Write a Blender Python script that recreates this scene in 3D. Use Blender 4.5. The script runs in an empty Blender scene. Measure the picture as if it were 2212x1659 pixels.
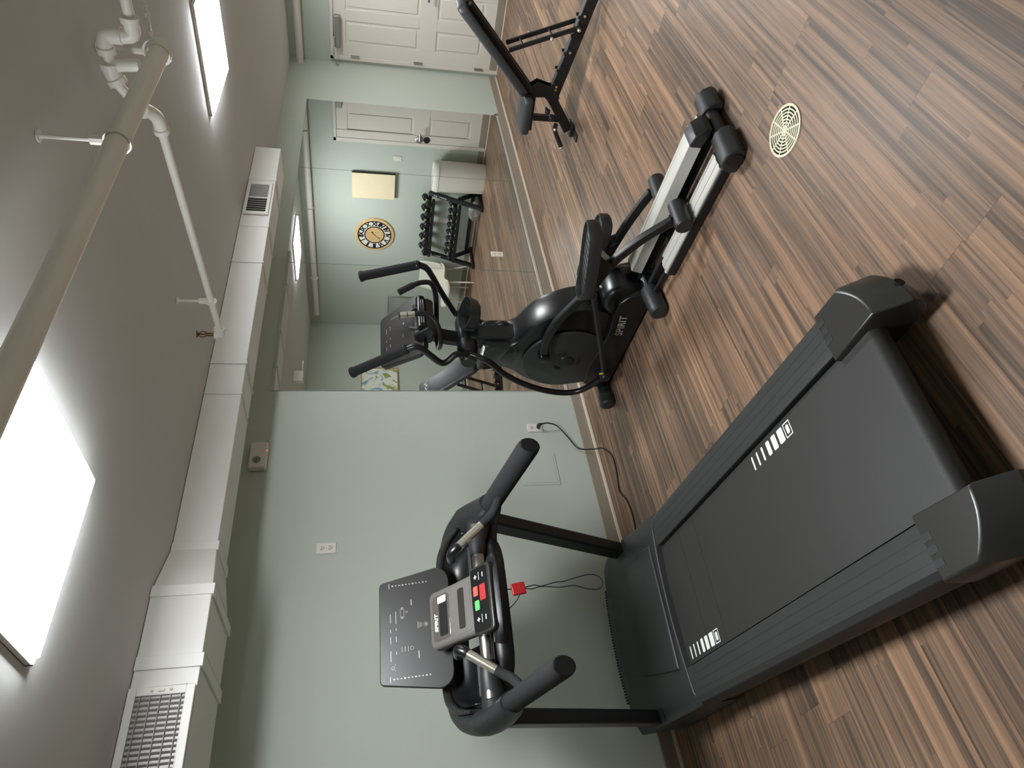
import bpy, bmesh, math, random
from mathutils import Vector, Matrix

random.seed(7)
S = bpy.context.scene
COL = S.collection

# ------------------------------------------------------------------ camera, world, exposure
CAM = Vector((-8.817, -3.845, 1.660))
YAW, PITCH, ROLL, FPX = 0.7300, -0.2130, 0.004, 1468.8
_f = Vector((math.sin(YAW) * math.cos(PITCH), math.cos(YAW) * math.cos(PITCH), math.sin(PITCH)))
_r = Vector((math.cos(YAW), -math.sin(YAW), 0))
_u = _r.cross(_f)
_c, _s = math.cos(ROLL), math.sin(ROLL)
R_, U_ = _c * _r + _s * _u, -_s * _r + _c * _u
cd = bpy.data.cameras.new('camera')
cam = bpy.data.objects.new('camera', cd)
COL.objects.link(cam)
# the phone was held on its side: the picture's left is the room's up
X_, Y_, Z_ = -U_, R_, -_f
cam.matrix_world = Matrix(((X_.x, Y_.x, Z_.x, CAM.x), (X_.y, Y_.y, Z_.y, CAM.y), (X_.z, Y_.z, Z_.z, CAM.z), (0, 0, 0, 1)))
cd.sensor_fit = 'HORIZONTAL'
cd.sensor_width = 36
cd.lens = FPX / 2212 * 36
cd.clip_start = 0.02
S.camera = cam
w = bpy.data.worlds.new('world')
S.world = w
w.use_nodes = True
w.node_tree.nodes['Background'].inputs[0].default_value = (0.6, 0.65, 0.7, 1)
w.node_tree.nodes['Background'].inputs[1].default_value = 0.0
S.view_settings.view_transform = 'Standard'
S.view_settings.look = 'None'
S.view_settings.gamma = 1
S.view_settings.use_curve_mapping = False
S.view_settings.exposure = 1.95
S.cycles.max_bounces = 16
S.cycles.diffuse_bounces = 8
PANEL_POWER = 15.0
H = 2.567           # ceiling height
ROOM_L, ROOM_F = -11.6, -4.488


# ------------------------------------------------------------------ materials
def lin(c):
    return tuple(((v / 255) / 12.92 if v / 255 <= 0.04045 else ((v / 255 + 0.055) / 1.055) ** 2.4) for v in c) + (1,)


def mat(name, col, rough=0.5, metal=0.0, var=0.06, scale=40.0, bump=0.0, bscale=300.0, spec=0.5, rvar=0.0, coat=0.0):
    m = bpy.data.materials.new(name)
    m.use_nodes = True
    nt = m.node_tree
    b = nt.nodes['Principled BSDF']
    tc = nt.nodes.new('ShaderNodeTexCoord')
    n = nt.nodes.new('ShaderNodeTexNoise')
    n.inputs['Scale'].default_value = scale
    n.inputs['Detail'].default_value = 3
    nt.links.new(tc.outputs['Object'], n.inputs['Vector'])
    r = nt.nodes.new('ShaderNodeMapRange')
    r.inputs['To Min'].default_value = 1 - var
    r.inputs['To Max'].default_value = 1 + var
    nt.links.new(n.outputs['Fac'], r.inputs['Value'])
    mx = nt.nodes.new('ShaderNodeVectorMath')
    mx.operation = 'SCALE'
    mx.inputs[0].default_value = lin(col)[:3]
    nt.links.new(r.outputs['Result'], mx.inputs['Scale'])
    nt.links.new(mx.outputs[0], b.inputs['Base Color'])
    b.inputs['Roughness'].default_value = rough
    b.inputs['Metallic'].default_value = metal
    b.inputs['Specular IOR Level'].default_value = spec
    b.inputs['Coat Weight'].default_value = coat
    if rvar:
        r2 = nt.nodes.new('ShaderNodeMapRange')
        r2.inputs['To Min'].default_value = rough - rvar
        r2.inputs['To Max'].default_value = rough + rvar
        nt.links.new(n.outputs['Fac'], r2.inputs['Value'])
        nt.links.new(r2.outputs['Result'], b.inputs['Roughness'])
    if bump:
        n2 = nt.nodes.new('ShaderNodeTexNoise')
        n2.inputs['Scale'].default_value = bscale
        nt.links.new(tc.outputs['Object'], n2.inputs['Vector'])
        bp = nt.nodes.new('ShaderNodeBump')
        bp.inputs['Strength'].default_value = bump
        bp.inputs['Distance'].default_value = 0.002
        nt.links.new(n2.outputs['Fac'], bp.inputs['Height'])
        nt.links.new(bp.outputs[0], b.inputs['Normal'])
    return m


def emat(name, col, strength):
    m = bpy.data.materials.new(name)
    m.use_nodes = True
    b = m.node_tree.nodes['Principled BSDF']
    b.inputs['Base Color'].default_value = tuple(0.6 * v for v in col) + (1,)
    b.inputs['Emission Color'].default_value = col + (1,)
    b.inputs['Emission Strength'].default_value = strength
    return m


def floor_material():
    m = bpy.data.materials.new('walnut strip vinyl planks')
    m.use_nodes = True
    nt = m.node_tree
    N, L = nt.nodes, nt.links
    b = N['Principled BSDF']

    def math_(op, a, bb=None, c=None):
        n = N.new('ShaderNodeMath')
        n.operation = op
        for i, v in enumerate((a, bb, c)):
            if v is None:
                continue
            if isinstance(v, (int, float)):
                n.inputs[i].default_value = v
            else:
                L.new(v, n.inputs[i])
        return n.outputs[0]

    def comb(x, y, z=0.0):
        n = N.new('ShaderNodeCombineXYZ')
        for i, v in enumerate((x, y, z)):
            if isinstance(v, (int, float)):
                n.inputs[i].default_value = v
            else:
                L.new(v, n.inputs[i])
        return n.outputs[0]

    def white(v):
        n = N.new('ShaderNodeTexWhiteNoise')
        n.noise_dimensions = '3D'
        L.new(v, n.inputs['Vector'])
        return n.outputs['Value']

    def noise(v, scale, detail=2, rough=0.5):
        n = N.new('ShaderNodeTexNoise')
        n.inputs['Scale'].default_value = scale
        n.inputs['Detail'].default_value = detail
        n.inputs['Roughness'].default_value = rough
        L.new(v, n.inputs['Vector'])
        return n.outputs['Fac']

    tc = N.new('ShaderNodeTexCoord')
    sp = N.new('ShaderNodeSeparateXYZ')
    L.new(tc.outputs['Object'], sp.inputs[0])
    x, y = sp.outputs['X'], sp.outputs['Y']
    W, LEN = 0.1524, 1.22
    yr = math_('DIVIDE', math_('ADD', y, 0.02), W)
    row = math_('FLOOR', yr)
    fy = math_('FRACT', yr)
    off = white(comb(row, 3.7, 1.3))
    xr = math_('ADD', math_('DIVIDE', x, LEN), math_('MULTIPLY', off, 7.0))
    colm = math_('FLOOR', xr)
    fx = math_('FRACT', xr)
    cell = white(comb(row, colm, 5.1))
    # printed strips inside a plank, of uneven width and length
    lane_y = math_('ADD', math_('MULTIPLY', fy, 3.0), math_('MULTIPLY', cell, 0.9))
    lane = math_('FLOOR', lane_y)
    seg = math_('FLOOR', math_('ADD', math_('MULTIPLY', fx, 0.75), math_('MULTIPLY', white(comb(lane, cell, row)), 5.0)))
    strip = white(comb(math_('MULTIPLY', lane, 1.7), math_('ADD', math_('MULTIPLY', cell, 31.0), seg), row))
    # grain runs along x
    gx = math_('ADD', math_('MULTIPLY', x, 1.0), math_('MULTIPLY', cell, 17.0))
    g1 = noise(comb(math_('MULTIPLY', gx, 0.42), math_('MULTIPLY', y, 40.0), math_('MULTIPLY', strip, 9.0)), 1.0, 4, 0.62)
    g2 = noise(comb(math_('MULTIPLY', gx, 3.0), math_('MULTIPLY', y, 160.0), cell), 1.0, 3, 0.6)
    g3 = noise(comb(math_('MULTIPLY', gx, 5.0), math_('MULTIPLY', y, 60.0), cell), 1.0, 3, 0.6)
    t = math_('ADD', math_('MULTIPLY', strip, 0.22), math_('MULTIPLY', cell, 0.22))
    t = math_('ADD', t, math_('MULTIPLY', math_('SUBTRACT', g1, 0.5), 1.6))
    t = math_('ADD', t, math_('MULTIPLY', math_('SUBTRACT', g2, 0.5), 0.42))
    t = math_('ADD', t, math_('MULTIPLY', math_('SUBTRACT', g3, 0.5), 0.28))
    t = math_('ADD', t, 0.20)
    cr = N.new('ShaderNodeValToRGB')
    e = cr.color_ramp.elements
    e[0].position, e[0].color = 0.0, lin((72, 62, 56))
    e[1].position, e[1].color = 1.0, lin((196, 160, 128))
    for p, c in ((0.2, (94, 78, 67)), (0.42, (127, 102, 84)), (0.62, (153, 121, 97)), (0.8, (172, 136, 108))):
        q = cr.color_ramp.elements.new(p)
        q.color = lin(c)
    L.new(t, cr.inputs[0])
    # plank joints
    ey = math_('MINIMUM', fy, math_('SUBTRACT', 1.0, fy))
    ex = math_('MULTIPLY', math_('MINIMUM', fx, math_('SUBTRACT', 1.0, fx)), LEN / W)
    ed = math_('MINIMUM', ex, ey)
    mr = N.new('ShaderNodeMapRange')
    mr.inputs['From Min'].default_value = 0.0
    mr.inputs['From Max'].default_value = 0.014
    mr.inputs['To Min'].default_value = 0.55
    mr.inputs['To Max'].default_value = 1.0
    L.new(ed, mr.inputs['Value'])
    sc = N.new('ShaderNodeVectorMath')
    sc.operation = 'SCALE'
    L.new(cr.outputs['Color'], sc.inputs[0])
    L.new(mr.outputs['Result'], sc.inputs['Scale'])
    L.new(sc.outputs[0], b.inputs['Base Color'])
    b.inputs['Roughness'].default_value = 0.42
    b.inputs['Specular IOR Level'].default_value = 0.35
    bp = N.new('ShaderNodeBump')
    bp.inputs['Strength'].default_value = 0.12
    bp.inputs['Distance'].default_value = 0.002
    L.new(g2, bp.inputs['Height'])
    L.new(bp.outputs[0], b.inputs['Normal'])
    return m


M = dict(
    wall=mat('sage wall paint', (188, 195, 185), 0.55, var=0.015, scale=3, bump=0.05, bscale=160, spec=0.3),
    ceil=mat('flat ceiling paint', (206, 206, 204), 0.75, var=0.02, scale=2, spec=0.2),
    white=mat('white gloss paint', (226, 220, 212), 0.38, var=0.015, spec=0.45),
    duct=mat('painted duct sheet', (228, 226, 221), 0.4, var=0.02, scale=6, spec=0.4),
    taupe=mat('taupe vinyl base', (150, 138, 124), 0.5, var=0.03),
    shoe=mat('pale shoe moulding', (228, 216, 200), 0.4, var=0.02),
    door=mat('door enamel', (222, 215, 206), 0.4, var=0.01, spec=0.45),
    steel=mat('brushed steel', (176, 174, 170), 0.3, 1.0, var=0.04),
    greymetal=mat('grey closer paint', (150, 147, 144), 0.45, 0.4, var=0.03),
    chrome=mat('chrome', (235, 230, 216), 0.2, 0.9, var=0.01),
    alu=mat('anodised aluminium', (212, 210, 203), 0.45, 0.45, var=0.05, scale=90, rvar=0.06),
    black=mat('black powder coat', (22, 23, 26), 0.42, var=0.1, spec=0.5),
    blackgloss=mat('black gloss plastic', (17, 17, 19), 0.3, var=0.08, spec=0.55),
    plast=mat('charcoal moulded plastic', (40, 41, 42), 0.45, var=0.06, bump=0.12, bscale=500, spec=0.5),
    railpl=mat('ribbed side rail plastic', (46, 47, 47), 0.5, var=0.05, bump=0.15, bscale=400, spec=0.45),
    capgrey=mat('satin grey end cap plastic', (46, 45, 44), 0.30, var=0.05, bump=0.06, bscale=600, spec=0.6),
    foam=mat('black foam grip', (38, 38, 40), 0.85, var=0.12, scale=300, bump=0.5, bscale=700, spec=0.3),
    belt=mat('running belt', (46, 45, 44), 0.5, var=0.08, scale=25, bump=0.25, bscale=900, spec=0.4),
    print_=mat('white print', (235, 234, 228), 0.5, var=0.01),
    silverprint=mat('silver print', (176, 172, 166), 0.4, 0.2, var=0.02),
    display=mat('glossy display panel', (40, 38, 38), 0.38, var=0.03, spec=0.6),
    hubgrey=mat('silver console plastic', (128, 124, 120), 0.3, 0.35, var=0.03),
    red=mat('red plastic', (158, 24, 28), 0.4, var=0.03),
    redbtn=emat('red stop button', (0.55, 0.03, 0.03), 0.04),
    redlit=emat('lit red button', (0.9, 0.12, 0.08), 0.14),
    greenlit=emat('lit green button', (0.12, 0.7, 0.16), 0.14),
    yellow=mat('yellow sticker', (214, 200, 70), 0.5, var=0.02),
    vinyl=mat('grey bench vinyl', (52, 54, 56), 0.45, var=0.05, bump=0.2, bscale=500),
    hex=mat('black rubber dumbbell', (24, 25, 28), 0.5, var=0.1),
    ivory=mat('ivory plastic', (232, 226, 196), 0.45, var=0.02),
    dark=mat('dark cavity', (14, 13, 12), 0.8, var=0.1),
    canvas=mat('cream canvas', (228, 212, 180), 0.7, var=0.04, scale=12, bump=0.2, bscale=400),
    canvas_edge=mat('brown canvas edge', (60, 52, 44), 0.7, var=0.05),
    wood=mat('light wood', (214, 180, 128), 0.5, var=0.12, scale=18),
    frame=mat('gilt frame', (190, 160, 110), 0.45, var=0.06),
    chair=mat('white shell plastic', (226, 222, 208), 0.4, var=0.02),
    bin=mat('white bin plastic', (220, 216, 208), 0.42, var=0.02),
    pipe=mat('white pipe paint', (240, 236, 229), 0.4, var=0.02, scale=9, spec=0.4),
    grille=mat('grille mesh grey', (150, 148, 145), 0.6, var=0.1, scale=200),
    sock=mat('outlet face', (214, 208, 198), 0.4, var=0.01),
    brass=mat('bronze', (120, 92, 60), 0.4, 0.8, var=0.05),
)
M['floor'] = floor_material()
mm = bpy.data.materials.new('silvered mirror')
mm.use_nodes = True
_b = mm.node_tree.nodes['Principled BSDF']
_tc = mm.node_tree.nodes.new('ShaderNodeTexCoord')
_nz = mm.node_tree.nodes.new('ShaderNodeTexNoise')
_nz.inputs['Scale'].default_value = 1.5
mm.node_tree.links.new(_tc.outputs['Object'], _nz.inputs['Vector'])
_mr = mm.node_tree.nodes.new('ShaderNodeMapRange')
_mr.inputs['To Min'].default_value = 0.002
_mr.inputs['To Max'].default_value = 0.006
mm.node_tree.links.new(_nz.outputs['Fac'], _mr.inputs['Value'])
mm.node_tree.links.new(_mr.outputs['Result'], _b.inputs['Roughness'])
_b.inputs['Base Color'].default_value = (0.70, 0.725, 0.705, 1)
_b.inputs['Metallic'].default_value = 1.0
M['mirror'] = mm
M['lamp'] = emat('lit diffuser', (0.94, 0.98, 1.0), PANEL_POWER)


def glass_mat():
    m = bpy.data.materials.new('clear film')
    m.use_nodes = True
    b = m.node_tree.nodes['Principled BSDF']
    b.inputs['Base Color'].default_value = (0.85, 0.85, 0.85, 1)
    b.inputs['Roughness'].default_value = 0.25
    b.inputs['Transmission Weight'].default_value = 0.6
    return m


M['film'] = glass_mat()


# ------------------------------------------------------------------ geometry helpers
def rrect(w_, h_, r, n=4, cx=0.0, cy=0.0):
    r = min(r, w_ / 2 - 1e-4, h_ / 2 - 1e-4)
    p = []
    for sx, sy, a0 in ((1, 1, 0), (-1, 1, 90), (-1, -1, 180), (1, -1, 270)):
        for i in range(n + 1):
            a = math.radians(a0 + 90 * i / n)
            p.append((cx + sx * (w_ / 2 - r) + r * math.cos(a), cy + sy * (h_ / 2 - r) + r * math.sin(a)))
    return p


def smooth_path(pts, n=6):
    P = [Vector(p) for p in pts]
    if len(P) < 3:
        return P
    Q = [2 * P[0] - P[1]] + P + [2 * P[-1] - P[-2]]
    out = []
    for i in range(1, len(Q) - 2):
        a, b, c, d = Q[i - 1], Q[i], Q[i + 1], Q[i + 2]
        for k in range(n):
            t = k / n
            out.append(0.5 * ((2 * b) + (-a + c) * t + (2 * a - 5 * b + 4 * c - d) * t * t + (-a + 3 * b - 3 * c + d) * t ** 3))
    out.append(P[-1])
    return out


class G:
    def __init__(s):
        s.v, s.f = [], []

    def add(s, vs, fs):
        o = len(s.v)
        s.v += [tuple(v) for v in vs]
        s.f += [tuple(i + o for i in f) for f in fs]
        return s

    def box(s, x0, x1, y0, y1, z0, z1):
        vs = [(x, y, z) for z in (z0, z1) for y in (y0, y1) for x in (x0, x1)]
        return s.add(vs, [(0, 2, 3, 1), (4, 5, 7, 6), (0, 1, 5, 4), (2, 6, 7, 3), (0, 4, 6, 2), (1, 3, 7, 5)])

    def obox(s, c, size, ax, ay, az):
        c, ax, ay, az = Vector(c), Vector(ax).normalized(), Vector(ay).normalized(), Vector(az).normalized()
        vs = [c + ax * (i * size[0] / 2) + ay * (j * size[1] / 2) + az * (k * size[2] / 2) for k in (-1, 1) for j in (-1, 1) for i in (-1, 1)]
        return s.add(vs, [(0, 2, 3, 1), (4, 5, 7, 6), (0, 1, 5, 4), (2, 6, 7, 3), (0, 4, 6, 2), (1, 3, 7, 5)])

    def beam(s, a, b, w_, h_, up=(0, 0, 1)):
        a, b = Vector(a), Vector(b)
        d = (b - a).normalized()
        x = d.cross(Vector(up)).normalized()
        return s.obox((a + b) / 2, (w_, (b - a).length, h_), x, d, x.cross(d))

    def prism(s, poly, o, u, v, n, depth):
        o, u, v, n = Vector(o), Vector(u), Vector(v), Vector(n)
        k = len(poly)
        a = [o + u * p[0] + v * p[1] for p in poly]
        b = [p + n * depth for p in a]
        return s.add(a + b, [tuple(range(k))[::-1], tuple(range(k, 2 * k))] + [(i, (i + 1) % k, k + (i + 1) % k, k + i) for i in range(k)])

    def loft(s, rings, caps=True, closed=False):
        k = len(rings[0])
        vs = [p for r in rings for p in r]
        fs = []
        m = len(rings)
        for j in range(m if closed else m - 1):
            for i in range(k):
                a, b = j * k, ((j + 1) % m) * k
                fs.append((a + i, a + (i + 1) % k, b + (i + 1) % k, b + i))
        if caps and not closed:
            fs += [tuple(range(k))[::-1], tuple(range((m - 1) * k, m * k))]
        return s.add(vs, fs)

    def tube(s, pts, r, seg=12, n=0, ry=None, up=(0, 0, 1), caps=True, closed=False, rot=0.0):
        if n:
            L0 = len(pts)
            P = smooth_path(pts, n)
            if isinstance(r, (list, tuple)):
                def ip(a):
                    return [a[min(int(i / n), L0 - 2)] + (a[min(int(i / n), L0 - 2) + 1] - a[min(int(i / n), L0 - 2)]) * (i / n - min(int(i / n), L0 - 2)) for i in range(len(P))]
                r = ip(r)
                if isinstance(ry, (list, tuple)):
                    ry = ip(ry)
        else:
            P = [Vector(p) for p in pts]
        m = len(P)
        rr = r if isinstance(r, (list, tuple)) else [r] * m
        r2 = ry if isinstance(ry, (list, tuple)) else ([ry] * m if ry else rr)
        rings = []
        x = None
        for i in range(m):
            if closed:
                t = (P[(i + 1) % m] - P[i - 1]).normalized()
            else:
                t = ((P[i + 1] - P[i]).normalized() if i < m - 1 else Vector()) + ((P[i] - P[i - 1]).normalized() if i else Vector())
                t.normalize()
            if x is None:
                x = t.cross(Vector(up))
                if x.length < 1e-3:
                    x = t.cross(Vector((1, 0, 0)))
                x.normalize()
            else:
                x = (x - t * x.dot(t))
                x.normalize()
            y = x.cross(t)
            rings.append([P[i] + x * (rr[i] * math.cos(2 * math.pi * k / seg + rot)) + y * (r2[i] * math.sin(2 * math.pi * k / seg + rot)) for k in range(seg)])
        return s.loft(rings, caps, closed)

    def lathe(s, prof, o, axis=(0, 0, 1), seg=24, sx=1.0, sy=1.0):
        o, a = Vector(o), Vector(axis).normalized()
        x = a.orthogonal().normalized() if abs(a.z) < 0.9 else Vector((1, 0, 0))
        y = a.cross(x)
        rings = [[o + a * h_ + x * (max(r, 1e-5) * sx * math.cos(2 * math.pi * k / seg)) + y * (max(r, 1e-5) * sy * math.sin(2 * math.pi * k / seg)) for k in range(seg)] for r, h_ in prof]
        return s.loft(rings, True)

    def sphere(s, c, r, seg=12, sc=(1, 1, 1)):
        c = Vector(c)
        k = seg // 2
        rings = [[c + Vector((max(r * math.sin(math.pi * j / k), 1e-5) * math.cos(2 * math.pi * i / seg) * sc[0], max(r * math.sin(math.pi * j / k), 1e-5) * math.sin(2 * math.pi * i / seg) * sc[1], -r * math.cos(math.pi * j / k) * sc[2])) for i in range(seg)] for j in range(k + 1)]
        return s.loft(rings, True)

    def grid(s, rows, thick=None):
        a, b = len(rows), len(rows[0])
        vs = [p for r in rows for p in r]
        return s.add(vs, [(i * b + j, i * b + j + 1, (i + 1) * b + j + 1, (i + 1) * b + j) for i in range(a - 1) for j in range(b - 1)])

    def build(s, name, m, parent=None, bevel=0.0, seg=2, angle=40, solid=0.0, loc=None):
        me = bpy.data.meshes.new(name)
        me.from_pydata(s.v, [], s.f)
        bm = bmesh.new()
        bm.from_mesh(me)
        bmesh.ops.remove_doubles(bm, verts=bm.verts, dist=1e-6)
        bmesh.ops.recalc_face_normals(bm, faces=bm.faces)
        bm.to_mesh(me)
        bm.free()
        for p in me.polygons:
            p.use_smooth = True
        me.set_sharp_from_angle(angle=math.radians(angle))
        me.materials.append(M[m] if isinstance(m, str) else m)
        o = bpy.data.objects.new(name, me)
        COL.objects.link(o)
        if parent:
            o.parent = parent
        if loc:
            o.location = loc
        if solid:
            md = o.modifiers.new('solid', 'SOLIDIFY')
            md.thickness = solid
            md.offset = 0
        if bevel:
            md = o.modifiers.new('bevel', 'BEVEL')
            md.width = bevel
            md.segments = seg
            md.limit_method = 'ANGLE'
            md.angle_limit = math.radians(35)
            md.harden_normals = False
        return o


def text(name, string, size, o, u, v, m, parent, shear=0.0, weight=0.0, depth=0.001, spacing=1.0):
    """lettering as a mesh; o = centre, u = reading direction, v = up of the letters"""
    c = bpy.data.curves.new(name, 'FONT')
    c.body = string
    c.size = size
    c.shear = shear
    c.offset = weight
    c.extrude = depth
    c.align_x = 'CENTER'
    c.align_y = 'CENTER'
    c.space_character = spacing
    t = bpy.data.objects.new(name + '_tmp', c)
    COL.objects.link(t)
    dg = bpy.context.evaluated_depsgraph_get()
    me = bpy.data.meshes.new_from_object(t.evaluated_get(dg))
    bpy.data.objects.remove(t)
    bpy.data.curves.remove(c)
    u, v = Vector(u).normalized(), Vector(v).normalized()
    n = u.cross(v)
    me.transform(Matrix(((u.x, v.x, n.x, o[0]), (u.y, v.y, n.y, o[1]), (u.z, v.z, n.z, o[2]), (0, 0, 0, 1))))
    me.materials.clear()
    me.materials.append(M[m])
    ob = bpy.data.objects.new(name, me)
    COL.objects.link(ob)
    ob.parent = parent
    return ob


def tag(o, label, cat, group=None, kind=None):
    o['label'] = label
    o['category'] = cat
    if group:
        o['group'] = group
    if kind:
        o['kind'] = kind
    return o


def thing(name, label, cat, loc=(0, 0, 0), yaw=0.0, group=None):
    o = bpy.data.objects.new(name, None)
    COL.objects.link(o)
    o.empty_display_size = 0.1
    o.location = loc
    o.rotation_euler = (0, 0, -math.radians(yaw))
    return tag(o, label, cat, group)


def struct(o):
    o['kind'] = 'structure'
    return o


def dup(root, loc, label, yaw=None):
    r = root.copy()
    COL.objects.link(r)
    r.location = loc
    if yaw is not None:
        r.rotation_euler = (0, 0, -math.radians(yaw))
    r['label'] = label
    for ch in list(root.children):
        c = ch.copy()
        COL.objects.link(c)
        c.parent = r
        for g in list(ch.children):
            d = g.copy()
            COL.objects.link(d)
            d.parent = c
    return r


# ================================================================== ROOM SHELL
struct(G().box(ROOM_L, 0.1, ROOM_F - 0.1, 0.1, -0.1, 0).build('floor', 'floor'))
struct(G().box(ROOM_L, 0.1, ROOM_F - 0.1, 0.1, H, H + 0.1).build('ceiling', 'ceil'))
struct(G().box(ROOM_L, 0.1, 0, 0.1, 0, H).build('wall_back', 'wall'))
struct(G().box(0, 0.1, ROOM_F, 0, 0, H).build('wall_right', 'wall'))
struct(G().box(ROOM_L, 0.1, ROOM_F - 0.1, ROOM_F, 0, H).build('wall_front', 'wall'))
struct(G().box(ROOM_L - 0.1, ROOM_L, ROOM_F, 0, 0, H).build('wall_left', 'wall'))
BB = 0.098


def base(name, x0, x1, y0, y1, nx, ny):
    b = G().box(x0, x1, y0, y1, 0.012, BB).build(name, 'taupe', None, 0.003)
    struct(b)
    sh = G().box(x0 + (nx * 0.012 if nx < 0 else 0), x1 + (nx * 0.012 if nx > 0 else 0), y0 + (ny * 0.012 if ny < 0 else 0), y1 + (ny * 0.012 if ny > 0 else 0), 0.0, 0.018).build('shoe_moulding', 'shoe', b, 0.002)
    sh['label'] = 'pale strip along the foot of the taupe base'
    return b


base('baseboard_back', ROOM_L, 0, -0.011, 0, 0, -1)
base('baseboard_right', -0.011, 0, ROOM_F, -1.066, -1, 0)
base('baseboard_front', ROOM_L, 0, ROOM_F, ROOM_F + 0.011, 0, 1)
base('baseboard_left', ROOM_L, ROOM_L + 0.011, ROOM_F, 0, 1, 0)

# ---- door in the right-hand wall
D1, D2, DT = -0.047, -1.062, 2.09
door = G()
ys = (-0.093, -1.007)
zt = 2.045
# slab built as stiles and rails round four sunk panels
panels = [(-0.25, -0.507, 1.03, 1.905), (-0.637, -0.893, 1.03, 1.905), (-0.25, -0.49, 0.25, 0.815), (-0.63, -0.893, 0.25, 0.815)]
door.box(-0.012, 0.0, ys[1], ys[0], 0.02, zt)


def slabs(zs, y0, y1):
    pass


door.box(-0.022, -0.012, -0.25, ys[0], 0.02, zt)
door.box(-0.022, -0.012, ys[1], -0.893, 0.02, zt)
door.box(-0.022, -0.012, -0.893, -0.25, 1.905, zt)
door.box(-0.022, -0.012, -0.893, -0.25, 0.815, 1.03)
door.box(-0.022, -0.012, -0.893, -0.25, 0.02, 0.25)
door.box(-0.022, -0.012, -0.637, -0.507, 1.03, 1.905)
door.box(-0.022, -0.012, -0.635, -0.495, 0.25, 0.815)
dr = struct(door.build('door_1', 'door', None, 0.003))
for (a, b, z0, z1) in panels:
    p = G()
    p.box(-0.0205, -0.011, b + 0.03, a - 0.03, z0 + 0.03, z1 - 0.03)
    p.build('door_panel', 'door', dr, 0.006)
fr = G()
fr.box(-0.028, 0.0, ys[0], D1, 0, DT)
fr.box(-0.028, 0.0, D2, ys[1], 0, DT)
fr.box(-0.028, 0.0, D2, D1, zt + 0.006, DT)
fr.build('door_frame', 'door', dr, 0.004)
kp = G().box(-0.026, -0.020, ys[1] + 0.01, ys[0] - 0.01, 0.022, 0.108).build('kick_plate', 'taupe', dr, 0.001)
kp['label'] = 'taupe kick plate'
th = G().box(-0.034, 0.0, D2, D1, 0.0, 0.014).build('threshold', 'shoe', dr, 0.002)
for z in (0.25, 1.02, 1.795):
    h = G()
    h.box(-0.032, -0.020, -0.107, -0.075, z - 0.053, z + 0.053)
    h.tube([(-0.036, -0.092, z - 0.055), (-0.036, -0.092, z + 0.055)], 0.008, 10)
    hh = h.build('hinge', 'steel', dr)
    hh['label'] = 'steel butt hinge'
cl = G().box(-0.085, -0.022, -0.575, -0.20, 1.965, 2.035).build('door_closer', 'greymetal', dr, 0.012)
cl['label'] = 'grey door closer box'
ca = G()
ca.beam((-0.10, -0.33, 2.045), (-0.20, -0.16, 2.05), 0.022, 0.01)
ca.beam((-0.20, -0.16, 2.052), (-0.03, -0.08, 2.06), 0.022, 0.01)
ca.tube([(-0.10, -0.33, 2.03), (-0.10, -0.33, 2.052)], 0.012)
ca.tube([(-0.20, -0.16, 2.04), (-0.20, -0.16, 2.06)], 0.010)
ca.beam((-0.07, -0.33, 2.03), (-0.10, -0.33, 2.045), 0.02, 0.012)
ca.build('closer_arm', 'greymetal', cl)
lv = G()
lv.lathe([(0.0, 0), (0.052, 0), (0.052, 0.008), (0.04, 0.014), (0.0, 0.014)], (-0.022, -0.955, 0.94), (-1, 0, 0))
lv.tube([(-0.03, -0.955, 0.94), (-0.075, -0.955, 0.94), (-0.085, -0.93, 0.94), (-0.085, -0.84, 0.94)], 0.011, 10, 3)
lv = lv.build('door_handle', 'steel', dr)
lv['label'] = 'satin lever handle on a dark round rose'
G().lathe([(0.0, 0), (0.045, 0), (0.045, 0.006), (0, 0.006)], (-0.023, -0.955, 0.84), (-1, 0, 0)).build('lock_rose', 'black', dr)

# ================================================================== MIRROR WALL
MT, MB = 2.318, 0.128
mirror_edges = [(-5.450, -4.001), (-3.996, -2.4915), (-2.4865, -1.048)]
mlab = ['tall wall mirror panel nearest the treadmill, behind the elliptical machine',
        'middle wall mirror panel reflecting the clock and dumbbell rack',
        'wall mirror panel beside the white door reflecting that door']
for (a, b), lb in zip(mirror_edges, mlab):
    o = G().box(a, b, -0.007, -0.001, MB, MT).build('wall_mirror', 'mirror')
    tag(o, lb, 'mirror', 'mirrors on the back wall')
ch = G().box(-5.452, -1.046, -0.012, -0.0005, 0.106, MB + 0.002).build('trim_1', 'alu', None, 0.001)
struct(ch)
ch['label'] = 'thin metal channel under the mirror panels'
ck = G()
ck.box(-1.055, -1.02, -0.016, -0.001, 0.115, 0.155)
ck.tube([(-1.02, -0.01, 0.12), (-0.99, -0.01, 0.105)], 0.004)
tag(ck.build('mirror_clip', 'steel', None, 0.003), 'small metal clip at the lower corner of the mirror near the door', 'clip')

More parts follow.
